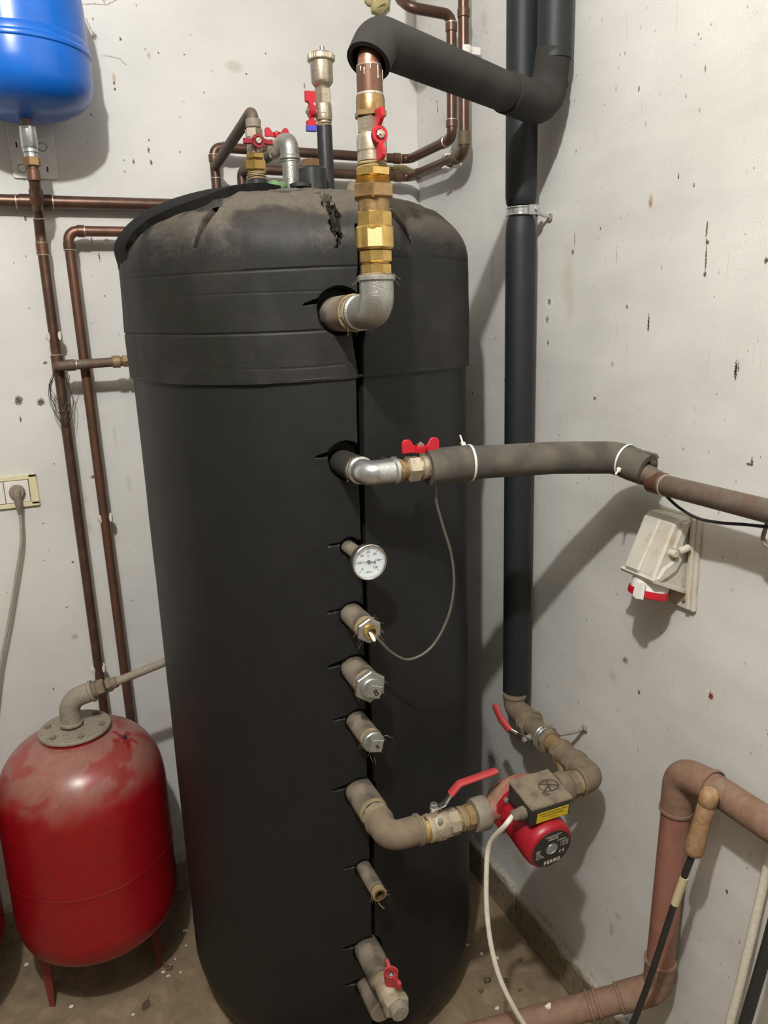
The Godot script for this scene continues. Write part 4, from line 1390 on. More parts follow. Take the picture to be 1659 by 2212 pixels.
func build_stubs() -> void:
	var Z := Vector3.BACK
	var Y := Vector3.UP
	var X := Vector3.RIGHT
	# thermometer
	var c := Vector3(-0.5435, 1.239, 0.898)
	var t := thing("thermometer", "round white dial thermometer with a steel rim on the tank front", "thermometer", Vector3(c.x, c.y, 0.77))
	var mb := MB.new()
	cyl(mb, Vector3(c.x, c.y, 0.76), Vector3(c.x, c.y, 0.884), 0.0125, 24)
	part("stem_sleeve", mb, M.stub_dust, t)
	mb = MB.new()
	lathe(mb, c, Z, [Vector2(-0.016, 0), Vector2(-0.016, 0.026), Vector2(-0.013, 0.0295), Vector2(-0.001, 0.0305), Vector2(0.0, 0.0318), Vector2(0.0045, 0.0318), Vector2(0.0055, 0.0305), Vector2(0.0045, 0.0287), Vector2(0.001, 0.0285), Vector2(-0.002, 0.0284), Vector2(-0.0022, 0.0)], 48)
	part("case", mb, M.chrome, t)
	mb = MB.new()
	cyl(mb, c - Z * 0.0018, c - Z * 0.0008, 0.0284, 40, 0.0002)
	var dial := part("dial", mb, M.dial_white, t)
	for i in 25:
		var v := i * 5.0
		var a := deg_to_rad(-135.0 + v / 120.0 * 270.0)
		var e := Vector3(sin(a), cos(a), 0)
		var big := i % 4 == 0
		mb = MB.new()
		var r0 := 0.0215 if big else (0.0232 if i % 2 == 0 else 0.0242)
		box(mb, c - Z * 0.0006 + e * (r0 + 0.0262) * 0.5, e * (0.0262 - r0) * 0.5, Z * 0.0002, Vector3(e.y, -e.x, 0) * (0.00045 if big else 0.00022), 0.00005)
		part("tick_mark", mb, M.print_dark, dial)
		if big:
			words(dial, str(int(v)), c - Z * 0.0007 + e * 0.0170, X, Y, 0.0043, M.print_dark, "numeral", 0.0002, true)
	words(dial, "°C", c + Vector3(0, 0.0095, -0.0007), X, Y, 0.0045, M.print_dark, "numeral", 0.0002)
	words(dial, "FERRO", c + Vector3(0, -0.0190, -0.0007), X, Y, 0.0027, M.print_dark, "lettering", 0.0002, true)
	var na := deg_to_rad(-135.0 + 23.5 / 120.0 * 270.0)
	var ne := Vector3(sin(na), cos(na), 0)
	var np := Vector3(ne.y, -ne.x, 0)
	mb = MB.new()
	plate(mb, c + Z * 0.0014, np, ne, [Vector2(-0.0009, -0.008), Vector2(-0.0024, -0.012), Vector2(0.0024, -0.012), Vector2(0.0009, -0.008), Vector2(0.0005, 0.0), Vector2(0.0002, 0.0235), Vector2(-0.0002, 0.0235), Vector2(-0.0005, 0.0)], 0.0004, 0.0)
	cyl(mb, c - Z * 0.001, c + Z * 0.0026, 0.0030, 16, 0.0005)
	part("needle", mb, M.print_dark, t)
	mb = MB.new()
	cyl(mb, c + Z * 0.0034, c + Z * 0.0042, 0.0286, 40, 0.0001)
	part("glass", mb, M.glass, t)
	# sensor pocket
	t = stub("dusty foam stub with a hexagon nut and a thin sensor cable", 1.107, 0.0215, 0.868, M.stub_dust)
	c = Vector3(STUB_X, 1.107, 0.868)
	mb = MB.new()
	cyl(mb, c - Z * 0.002, c + Z * 0.010, 0.0188)
	part("pipe_end", mb, M.galvanized_dusty, t)
	mb = MB.new()
	prism(mb, c, Z, 0.012, 0.021, 0.0415, 6, 0.5)
	part("hexagon_nut", mb, M.galvanized, t)
	mb = MB.new()
	lathe(mb, c, Z, [Vector2(0.02, 0.0135), Vector2(0.026, 0.013), Vector2(0.030, 0.0120), Vector2(0.030, 0.0085), Vector2(0.012, 0.0085)], 22)
	part("brass_gland", mb, M.brass, t)
	mb = MB.new()
	hemp_ring(mb, c, Z, -0.001, 0.011, 0.0195, 41)
	fibres(mb, c + Z * 0.012, Z, 0.021, 42, 0.024, 42)
	part("hemp", mb, M.hemp, t)
	mb = MB.new()
	tube(mb, spline([c + Z * 0.015 + Vector3(-0.002, 0.001, 0), c + Vector3(-0.002, -0.003, 0.036), c + Vector3(0.0, -0.011, 0.043)], 4), [0.002, 0.0022, 0.0026, 0.003, 0.0034, 0.0036, 0.0034, 0.0028, 0.0015], 10, true, Vector3.RIGHT, 1.0, 0.6)
	part("white_filler", mb, M.white_plastic, t)
	rod("sensor_cable", "thin brown sensor cable looping up to the insulated pipe", "cable", spline([c + Vector3(0.002, -0.001, 0.015), c + Vector3(0.004, -0.005, 0.035), Vector3(-0.528, 1.088, 0.905), Vector3(-0.504, 1.060, 0.90), Vector3(-0.472, 1.042, 0.90), Vector3(-0.429, 1.056, 0.90), Vector3(-0.395, 1.104, 0.90), Vector3(-0.380, 1.164, 0.90), Vector3(-0.384, 1.226, 0.90), Vector3(-0.402, 1.289, 0.90), Vector3(-0.413, 1.333, 0.90), Vector3(-0.416, 1.372, 0.905)], 8), 0.0026, M.cable_brown, "", 8)
	# two plugged outlets with an 8 marked on the square
	for e in [[0.995, 0.0255, 0.863, 0.0535, "thick dusty foam stub closed by a square plug in a hexagon bush", 0.020, 0.0], [0.885, 0.0205, 0.872, 0.0, "dusty foam stub closed by a round capped plug with a square head", 0.0205, 0.1]]:
		t = stub(e[4], e[0], e[1], e[2], M.stub_dust)
		c = Vector3(STUB_X, e[0], e[2])
		var z0 := 0.0
		mb = MB.new()
		hemp_ring(mb, c, Z, -0.002, 0.008, e[1] * 0.93, int(e[0] * 100))
		fibres(mb, c + Z * 0.012, Z, e[1], 30, 0.03, int(e[0] * 90))
		part("hemp", mb, M.hemp, t)
		mb = MB.new()
		cyl(mb, c - Z * 0.001, c + Z * 0.01, e[1] * 0.86)
		part("pipe_end", mb, M.galvanized_dusty, t)
		if e[3] > 0.0:
			mb = MB.new()
			prism(mb, c, Z, 0.008, 0.020, e[3], 6, 0.45)
			part("hexagon_bush", mb, M.galvanized, t)
			z0 = 0.018
		else:
			z0 = 0.006
		mb = MB.new()
		lathe(mb, c, Z, [Vector2(z0, 0.01), Vector2(z0, e[5]), Vector2(z0 + 0.008, e[5]), Vector2(z0 + 0.010, e[5] - 0.002), Vector2(z0 + 0.0102, 0.004)], 30)
		part("plug_rim", mb, M.galvanized, t)
		mb = MB.new()
		prism(mb, c, Z, z0 + 0.009, z0 + 0.024, 0.0245, 4, 0.45 + e[6], 0.0015)
		var sq := part("square_head", mb, M.galvanized, t)
		words(sq, "8", c + Z * (z0 + 0.0242) + Vector3(0.001, -0.001, 0), Vector3(1, 0.45, 0), Y, 0.0125 if e[3] > 0 else 0.009, M.print_dark, "lettering", 0.0003, true)
	# thin open stub
	t = stub("thin open foam stub with frayed sealing hemp", 0.552, 0.0150, 0.868, M.stub_dust)
	c = Vector3(STUB_X, 0.552, 0.868)
	mb = MB.new()
	lathe(mb, c, Z, [Vector2(-0.005, 0.012), Vector2(0.018, 0.0125), Vector2(0.019, 0.0095), Vector2(0.0, 0.0092), Vector2(-0.002, 0.0)], 24)
	part("pipe_end", mb, M.brass_aged, t)
	mb = MB.new()
	hemp_ring(mb, c, Z, 0.004, 0.018, 0.0128, 51)
	fibres(mb, c + Z * 0.012, Z, 0.014, 40, 0.02, 52)
	tube(mb, spline([c + Vector3(-0.004, -0.011, 0.012), c + Vector3(0.0, -0.024, 0.016), c + Vector3(0.008, -0.035, 0.018)], 4), 0.0012, 5)
	part("hemp", mb, M.hemp, t)
	# drain cock at the foot
	t = stub("thick foam stub low on the tank feeding the drain cock", 0.350, 0.0270, 0.885, M.stub_dust)
	c = Vector3(STUB_X, 0.350, 0.885)
	mb = MB.new()
	hemp_ring(mb, c, Z, -0.003, 0.010, 0.0215, 61)
	fibres(mb, c, Z, 0.024, 14, 0.03, 62)
	part("hemp", mb, M.hemp, t)
	t = thing("drain_valve", "dusty brass drain valve with a small red handle at the tank foot", "valve", c)
	mb = MB.new()
	lathe(mb, c, Z, [Vector2(0.004, 0.01), Vector2(0.004, 0.0225), Vector2(0.02, 0.0225), Vector2(0.024, 0.0245), Vector2(0.046, 0.0245), Vector2(0.052, 0.021), Vector2(0.055, 0.021)], 30)
	part("body", mb, M.nickel_dusty, t)
	mb = MB.new()
	prism(mb, c, Z, 0.054, 0.074, 0.046, 6, 0.5, 0.002)
	part("hexagon_end", mb, M.nickel_dusty, t)
	mb = MB.new()
	lathe(mb, c, Z, [Vector2(0.07, 0.019), Vector2(0.076, 0.0185), Vector2(0.086, 0.0175), Vector2(0.088, 0.015), Vector2(0.088, 0.0)], 26)
	part("end_cap", mb, M.galvanized_dusty, t)
	var hub := c + Vector3(0.004, 0.026, 0.034)
	mb = MB.new()
	lathe(mb, hub, Y, [Vector2(-0.004, 0.0), Vector2(-0.004, 0.0135), Vector2(0.022, 0.0145), Vector2(0.023, 0.0135), Vector2(0.022, 0.0115), Vector2(0.012, 0.0105), Vector2(0.012, 0.0)], 26)
	for s in [-1.0, 1.0]:
		var w := Vector3(0.14, 0.0, s).normalized()
		plate(mb, hub + Y * 0.011, w, Y, [Vector2(0.010, -0.012), Vector2(0.026, -0.008), Vector2(0.034, -0.001), Vector2(0.034, 0.010), Vector2(0.028, 0.014), Vector2(0.010, 0.008)], 0.0075, 0.0012)
	var hd := part("handle", mb, M.red_handle_dusty, t)
	mb = MB.new()
	prism(mb, hub, Y, 0.012, 0.018, 0.0115, 6, 0.2, 0.0006)
	cyl(mb, hub + Y * 0.012, hub + Y * 0.021, 0.003, 12, 0.0004)
	part("nut", mb, M.chrome, hd)
	stub("lowest dusty foam stub on the tank under the drain cock", 0.258, 0.0250, 0.875, M.stub_dust)

# ---------------------------------------------------------------- circulation pump and its line
func build_pump() -> void:
	var X := Vector3.RIGHT
	var Y := Vector3.UP
	var Z := Vector3.BACK
	var y := 0.722
	var zc := 0.945
	var t := thing("tank_outlet", "thick dusty foam stub leading to the pump elbow", "pipe stub", Vector3(STUB_X, 0.728, 0.76))
	var mb := MB.new()
	cyl(mb, Vector3(STUB_X, 0.728, 0.755), Vector3(STUB_X, 0.728, 0.872), 0.0285, 28, 0.004)
	part("foam_sleeve", mb, M.stub_dust, t)
	mb = MB.new()
	prism(mb, Vector3(STUB_X, 0.727, 0.876), Z, 0.0, 0.014, 0.05, 8, 0.1)
	part("hexagon_nipple", mb, M.galvanized_dusty, t)
	mb = MB.new()
	hemp_ring(mb, Vector3(STUB_X, 0.727, 0.868), Z, 0.0, 0.008, 0.0265, 71)
	hemp_ring(mb, Vector3(STUB_X, 0.726, 0.888), Z, 0.0, 0.010, 0.0255, 72)
	part("hemp", mb, M.hemp, t)
	elbow("iron_elbow", "brown dusty iron elbow between the tank and the pump valve", Vector3(STUB_X, y, zc), Vector3(0, -0.05, 1), Vector3(1, -0.03, 0), 0.0262, 0.050, 0.062, 0.04, M.iron_dusty)
	# isolating valve with lever
	t = thing("ball_valve", "dusty ball valve with a red lever between iron elbow and pump", "valve", Vector3(-0.48, y, zc))
	var a := Vector3(-0.477, y - 0.006, zc)
	var d := Vector3(1, -0.02, 0).normalized()
	mb = MB.new()
	cyl(mb, a - d * 0.006, a + d * 0.016, 0.0225)
	part("end_thread", mb, M.brass, t)
	mb = MB.new()
	hemp_ring(mb, a, d, -0.004, 0.006, 0.0232, 73)
	hemp_ring(mb, a, d, 0.078, 0.09, 0.0222, 74)
	part("hemp", mb, M.hemp, t)
	mb = MB.new()
	lathe(mb, a, d, [Vector2(0.010, 0.015), Vector2(0.010, 0.0255), Vector2(0.016, 0.0265), Vector2(0.022, 0.0245), Vector2(0.028, 0.0272), Vector2(0.046, 0.0272), Vector2(0.052, 0.025), Vector2(0.055, 0.02)], 30)
	cyl(mb, a + d * 0.026, a + d * 0.026 + Y * 0.043, 0.0075)
	part("body", mb, M.nickel_dusty, t)
	mb = MB.new()
	prism(mb, a, d, 0.052, 0.074, 0.0470, 8, 0.2)
	part("hexagon_end", mb, M.nickel_dusty, t)
	words(t, "DN32", a + d * 0.037 + Vector3(0, 0.006, 0.0268), X, Vector3(0, 1, -0.25), 0.0085, M.galvanized_dusty, "cast_lettering", 0.0014)
	words(t, "PN40", a + d * 0.037 + Vector3(0, -0.006, 0.0272), X, Vector3(0, 1, 0.1), 0.0075, M.galvanized_dusty, "cast_lettering", 0.0014)
	var st := a + d * 0.026 + Y * 0.044
	mb = MB.new()
	prism(mb, st, Y, -0.002, 0.006, 0.013, 6, 0.2, 0.0008)
	cyl(mb, st + Vector3(0.003, -0.026, 0.018), st + Vector3(0.003, -0.016, 0.022), 0.005)
	part("stem_nut", mb, M.steel, t)
	lever(t, [st + Vector3(-0.008, -0.006, 0), st + Vector3(0.022, -0.002, 0), st + Vector3(0.034, 0.016, 0.002), st + Vector3(0.052, 0.034, 0.003), st + Vector3(0.128, 0.041, 0.006)], Z, 2, M.red_handle_dusty)
	# union nut in front of the pump
	t = thing("pump_union", "dusty union with a ribbed grey nut on the pump inlet", "pipe fitting", Vector3(-0.39, y, zc))
	mb = MB.new()
	cyl(mb, a + d * 0.07, a + d * 0.115, 0.0205)
	part("tail_piece", mb, M.brass_dusty, t)
	mb = MB.new()
	prism(mb, a, d, 0.092, 0.106, 0.0445, 8, 0.0)
	part("hexagon", mb, M.brass_dusty, t)
	mb = MB.new()
	lathe(mb, a, d, [Vector2(0.108, 0.015), Vector2(0.108, 0.0315), Vector2(0.112, 0.0335), Vector2(0.134, 0.0335), Vector2(0.138, 0.031), Vector2(0.138, 0.015)], 10)
	part("union_nut", mb, M.galvanized_dusty, t)
	# the pump
	var pc := Vector3(-0.272, 0.712, zc)
	t = thing("circulation_pump", "red circulation pump with a black terminal box and black name plate", "pump", pc - Y * 0.06)
	var tilt := deg_to_rad(9.0)
	var ax := Vector3(0.0, -sin(tilt), cos(tilt))       # motor axis
	var up := Vector3(0, cos(tilt), sin(tilt))
	mb = MB.new()
	# volute: flow tube along x with a snail body
	tube(mb, spline([Vector3(-0.352, 0.713, zc), Vector3(-0.335, 0.713, zc), Vector3(-0.318, 0.713, zc - 0.002), Vector3(-0.296, 0.714, zc - 0.006), Vector3(-0.262, 0.714, zc - 0.012), Vector3(-0.22, 0.714, zc - 0.008), Vector3(-0.198, 0.714, zc - 0.002), Vector3(-0.168, 0.714, zc)], 5),
		[0.0290, 0.0265, 0.0235, 0.0222, 0.0215, 0.0212, 0.0215, 0.022, 0.023, 0.0245, 0.027, 0.030, 0.033, 0.036, 0.038, 0.0395, 0.041, 0.042, 0.0425, 0.0425, 0.0425, 0.0425, 0.042, 0.041, 0.039, 0.036, 0.032, 0.029, 0.0265, 0.025, 0.0242, 0.024, 0.0245, 0.0255, 0.0275, 0.0290], 24)
	lathe(mb, pc - ax * 0.034, ax, [Vector2(0, 0.0), Vector2(0.0, 0.03), Vector2(0.008, 0.047), Vector2(0.02, 0.0555), Vector2(0.034, 0.057), Vector2(0.044, 0.054), Vector2(0.046, 0.04)], 34)
	part("volute", mb, M.pump_red_dusty, t)
	mb = MB.new()
	lathe(mb, pc, ax, [Vector2(0.010, 0.03), Vector2(0.010, 0.056), Vector2(0.018, 0.057), Vector2(0.020, 0.053), Vector2(0.022, 0.046)], 30)
	part("flange", mb, M.pump_red, t)
	for i in 4:
		var q := PI * 0.25 + PI * 0.5 * i
		var e := up * cos(q) + X * sin(q)
		mb = MB.new()
		cyl(mb, pc + ax * 0.016 + e * 0.052, pc + ax * 0.026 + e * 0.052, 0.006, 12)
		part("bolt", mb, M.iron_dusty, t)
	mb = MB.new()
	lathe(mb, pc, ax, [Vector2(0.018, 0.04), Vector2(0.022, 0.0480), Vector2(0.101, 0.0500), Vector2(0.112, 0.0490), Vector2(0.119, 0.0462), Vector2(0.122, 0.0420), Vector2(0.1222, 0.0)], 48)
	var motor := part("motor_housing", mb, M.pump_red, t)
	var fc := pc + ax * 0.1225
	mb = MB.new()
	cyl(mb, fc - ax * 0.0008, fc + ax * 0.0006, 0.0410, 44, 0.0002)
	var pl := part("name_plate", mb, M.label_black, motor)
	mb = MB.new()
	lathe(mb, fc, ax, [Vector2(0.0, 0.0125), Vector2(0.0016, 0.0120), Vector2(0.0016, 0.0105), Vector2(0.0008, 0.0100), Vector2(0.0012, 0.0)], 30)
	box(mb, fc + ax * 0.0014, (up + X * 0.15).normalized() * 0.0095, X * 0.0009, ax * 0.0004, 0.0001)
	part("bleed_screw", mb, M.steel, motor)
	var lab := func(s: String, px: float, py: float, h: float, b := false) -> void:
		words(pl, s, fc + ax * 0.0007 + (X * px + up * py) * 1.09, X + up * 0.06, up, h * 1.09, M.print_white, "lettering", 0.0002, b)
	lab.call("FERRO", 0.004, -0.0285, 0.0078, true)
	lab.call("POMPA CYRKULACYJNA", 0.0, 0.0290, 0.0022)
	lab.call("WODY PITNEJ", 0.0, 0.0250, 0.0022)
	lab.call("TYP 25-60-180", 0.0, 0.0210, 0.0022, true)
	lab.call("~230 V", -0.0262, 0.0030, 0.0023)
	lab.call("50 Hz", -0.0265, -0.0010, 0.0023)
	lab.call("IP 44", -0.0262, -0.0050, 0.0023)
	lab.call("T 110°C", -0.0245, -0.0090, 0.0023)
	lab.call("Max 1 MPa", -0.0220, -0.0130, 0.0023)
	lab.call("NO 56002-02", 0.0180, 0.0155, 0.0020)
	for i in 3:
		lab.call("I  100  0.45", 0.0245, 0.0105 - i * 0.0045, 0.0023)
	lab.call("C E", 0.0215, -0.0115, 0.0062)
	# terminal box on top of the motor
	var bc := pc + ax * 0.066 + up * 0.068 + X * 0.002
	mb = MB.new()
	box(mb, bc, X * 0.044, up * 0.019, ax * 0.040, 0.004)
	var tb := part("terminal_box", mb, M.label_black, t)
	mb = MB.new()
	box(mb, bc + up * 0.0205, X * 0.0445, up * 0.004, ax * 0.0405, 0.0025)
	part("box_lid", mb, M.box_dusty, tb)
	mb = MB.new()
	plate(mb, bc + ax * 0.0402 - up * 0.002 + X * 0.003, X, up, [Vector2(-0.034, -0.0115), Vector2(0.034, -0.0115), Vector2(0.034, 0.0105), Vector2(-0.034, 0.0105)], 0.0008, 0.0)
	part("warning_label", mb, M.label_yellow, tb)
	for i in 3:
		words(tb, ["UWAGA!  ODPOWIETRZYC POMPE", "PRZED URUCHOMIENIEM", "! 230 V"][i], bc + ax * 0.0407 + up * (0.005 - i * 0.0062) + X * 0.003, X, up, 0.0030, M.print_dark, "lettering", 0.0002)
	# diagram pressed into the lid
	mb = MB.new()
	var lc := bc + up * 0.0248 + X * 0.018
	var ring := []
	for k in 25:
		var q := TAU * k / 24
		ring.append(lc + X * cos(q) * 0.020 + ax * sin(q) * 0.014)
	tube(mb, ring, 0.0009, 6, false)
	for e in [[Vector2(-0.016, -0.009), Vector2(0.018, 0.006)], [Vector2(-0.004, 0.014), Vector2(0.004, -0.014)], [Vector2(0.0, 0.0), Vector2(-0.02, 0.012)]]:
		tube(mb, [lc + X * e[0].x + ax * e[0].y, lc + X * e[1].x + ax * e[1].y], 0.0009, 6)
	for i in 4:
		tube(mb, [lc + X * (-0.024 + i * 0.003) + ax * 0.012, lc + X * (-0.020 + i * 0.003) + ax * 0.022], 0.0006, 6)
	part("pressed_diagram", mb, M.label_black, tb)
	# cable gland
	mb = MB.new()
	var gl := bc - X * 0.044 + ax * 0.018 - up * 0.002
	lathe(mb, gl, -X, [Vector2(0, 0.012), Vector2(0.008, 0.012), Vector2(0.009, 0.0105), Vector2(0.022, 0.010), Vector2(0.026, 0.0075), Vector2(0.027, 0.003)], 12)
	part("cable_gland", mb, M.box_dusty, tb)
	# power cable
	var g0 := gl - X * 0.024
	rod("power_cable", "white pump power cable hanging down to the floor", "cable", spline([g0 + X * 0.01, g0, g0 + Vector3(-0.020, -0.010, 0.006), Vector3(-0.366, 0.690, 1.004), Vector3(-0.374, 0.630, 1.006), Vector3(-0.378, 0.55, 1.015), Vector3(-0.376, 0.48, 1.03), Vector3(-0.366, 0.42, 1.045), Vector3(-0.345, 0.36, 1.06), Vector3(-0.312, 0.29, 1.07), Vector3(-0.26, 0.18, 1.075), Vector3(-0.22, 0.06, 1.085), Vector3(-0.205, 0.006, 1.11), Vector3(-0.19, 0.006, 1.3)], 8), 0.0048, M.cable_white, "", 12)
	# outlet nuts, elbow, return along the wall to the tall pipe
	t = thing("pump_union", "dusty grey union nut on the pump outlet beside the wall", "pipe fitting", Vector3(-0.16, 0.71, zc))
	mb = MB.new()
	lathe(mb, Vector3(-0.176, 0.714, zc), X, [Vector2(0, 0.015), Vector2(0.0, 0.0315), Vector2(0.003, 0.0335), Vector2(0.022, 0.0335), Vector2(0.026, 0.031), Vector2(0.026, 0.015)], 10)
	part("union_nut", mb, M.iron_dusty, t)
	mb = MB.new()
	cyl(mb, Vector3(-0.155, 0.714, zc), Vector3(-0.115, 0.714, zc), 0.0225)
	prism(mb, Vector3(-0.146, 0.714, zc), X, 0.0, 0.016, 0.05, 8, 0.1)
	part("tail_piece", mb, M.iron_dusty, t)
	mb = MB.new()
	hemp_ring(mb, Vector3(-0.13, 0.714, zc), X, 0.0, 0.014, 0.0232, 75)
	part("hemp", mb, M.hemp, t)
	var rx := -0.085
	elbow("iron_elbow", "dusty iron elbow at the right wall behind the pump", Vector3(rx, 0.714, zc - 0.002), X, -Z, 0.0262, 0.036, 0.058, 0.034, M.iron_dusty)
	t = thing("pipe_strainer", "dusty iron strainer with a slanted side plug on the pump line", "pipe fitting", Vector3(rx, 0.714, 0.86))
	mb = MB.new()
	lathe(mb, Vector3(rx, 0.714, 0.890), -Z, [Vector2(0, 0.018), Vector2(0, 0.024), Vector2(0.012, 0.0262), Vector2(0.02, 0.0245), Vector2(0.046, 0.0245), Vector2(0.055, 0.0262), Vector2(0.062, 0.0262), Vector2(0.064, 0.02)], 26)
	prism(mb, Vector3(rx, 0.714, 0.888), -Z, 0.0, 0.016, 0.053, 8, 0.1)
	prism(mb, Vector3(rx, 0.714, 0.842), -Z, 0.0, 0.016, 0.053, 8, 0.1)
	part("body", mb, M.iron_dusty, t)
	mb = MB.new()
	lathe(mb, Vector3(rx - 0.004, 0.708, 0.838), Vector3(-0.25, -0.55, 0.8), [Vector2(0, 0.0155), Vector2(0.05, 0.0155), Vector2(0.052, 0.0185), Vector2(0.062, 0.0185), Vector2(0.064, 0.012), Vector2(0.064, 0)], 18)
	part("side_plug", mb, M.brass_dusty, t)
	mb = MB.new()
	hemp_ring(mb, Vector3(rx, 0.714, 0.900), -Z, 0.0, 0.014, 0.0252, 76)
	fibres(mb, Vector3(rx, 0.714, 0.896), -Z, 0.025, 12, 0.015, 77)
	part("hemp", mb, M.iron_dusty, t)
	t = thing("ring_clamp", "zinc ring clamp with a short wall rod on the pump line", "clamp", Vector3(rx, 0.716, 0.775))
	mb = MB.new()
	for z in [0.771, 0.781]:
		var pts := []
		for k in 33:
			var q := TAU * k / 32
			pts.append(Vector3(rx + cos(q) * 0.0285, 0.716 + sin(q) * 0.0285, z))
		tube(mb, pts, 0.0028, 8, false)
	lathe(mb, Vector3(rx, 0.716, 0.770), Z, [Vector2(0, 0.0265), Vector2(0.0, 0.0282), Vector2(0.012, 0.0282), Vector2(0.012, 0.0265)], 30)
	part("band", mb, M.galvanized_bright, t)
	mb = MB.new()
	box(mb, Vector3(rx + 0.004, 0.746, 0.776), X * 0.006, Y * 0.006, Z * 0.008, 0.001)
	cyl(mb, Vector3(rx - 0.006, 0.747, 0.776), Vector3(rx + 0.018, 0.747, 0.776), 0.0036)
	part("screw_ear", mb, M.galvanized_dusty, t)
	mb = MB.new()
	tube(mb, [Vector3(rx + 0.024, 0.718, 0.78), Vector3(-0.02, 0.728, 0.80), Vector3(0.003, 0.738, 0.81)], 0.0042, 10)
	cyl(mb, Vector3(-0.001, 0.737, 0.809), Vector3(-0.005, 0.735, 0.807), 0.010)
	part("threaded_rod", mb, M.galvanized_dusty, t)
	t = thing("ball_valve", "dusty ball valve with a short red lever under the tall black pipe", "valve", Vector3(rx, 0.716, 0.73))
	mb = MB.new()
	lathe(mb, Vector3(rx, 0.716, 0.830), -Z, [Vector2(0.034, 0.018), Vector2(0.034, 0.0255), Vector2(0.05, 0.0255), Vector2(0.066, 0.0268), Vector2(0.09, 0.0262), Vector2(0.094, 0.0235), Vector2(0.110, 0.0235), Vector2(0.112, 0.0262), Vector2(0.126, 0.0262), Vector2(0.128, 0.02)], 28)
	prism(mb, Vector3(rx, 0.716, 0.720), -Z, 0.0, 0.018, 0.055, 8, 0.1, 0.002)
	prism(mb, Vector3(rx, 0.716, 0.797), -Z, 0.0, 0.014, 0.0515, 8, 0.3, 0.002)
	part("body", mb, M.iron_dusty, t)
	mb = MB.new()
	cyl(mb, Vector3(rx, 0.716, 0.836), Vector3(rx, 0.716, 0.79), 0.0200)
	part("nipple", mb, M.brass_dusty, t)
	mb = MB.new()
	hemp_ring(mb, Vector3(rx, 0.716, 0.702), -Z, 0.0, 0.012, 0.0238, 78)
	part("hemp", mb, M.iron_dusty, t)
	mb = MB.new()
	cyl(mb, Vector3(rx - 0.02, 0.714, 0.752), Vector3(rx - 0.042, 0.712, 0.756), 0.0075)
	prism(mb, Vector3(rx - 0.040, 0.712, 0.756), -X, 0, 0.008, 0.012)
	part("stem", mb, M.galvanized_dusty, t)
	var s2 := Vector3(rx - 0.044, 0.712, 0.758)
	lever(t, [s2 + Vector3(0.006, 0.0, 0.006), s2 + Vector3(-0.005, 0.004, -0.022), s2 + Vector3(-0.016, 0.010, -0.036), s2 + Vector3(-0.024, 0.028, -0.062), s2 + Vector3(-0.027, 0.052, -0.082)], Vector3(0.2, 0.8, 0.5).normalized(), 2, M.red_handle_dusty)
	elbow("iron_elbow", "dusty iron elbow rising into the tall black foam pipe", Vector3(-0.070, 0.714, 0.622), -Z, Vector3(0.05, 1, -0.05), 0.0258, 0.082, 0.035, 0.03, M.iron_dusty)

# ---------------------------------------------------------------- left side: vessels, copper pipes, socket
const VS := 0.973        # the red vessel, drawn first a little larger
const VY := 0.0443

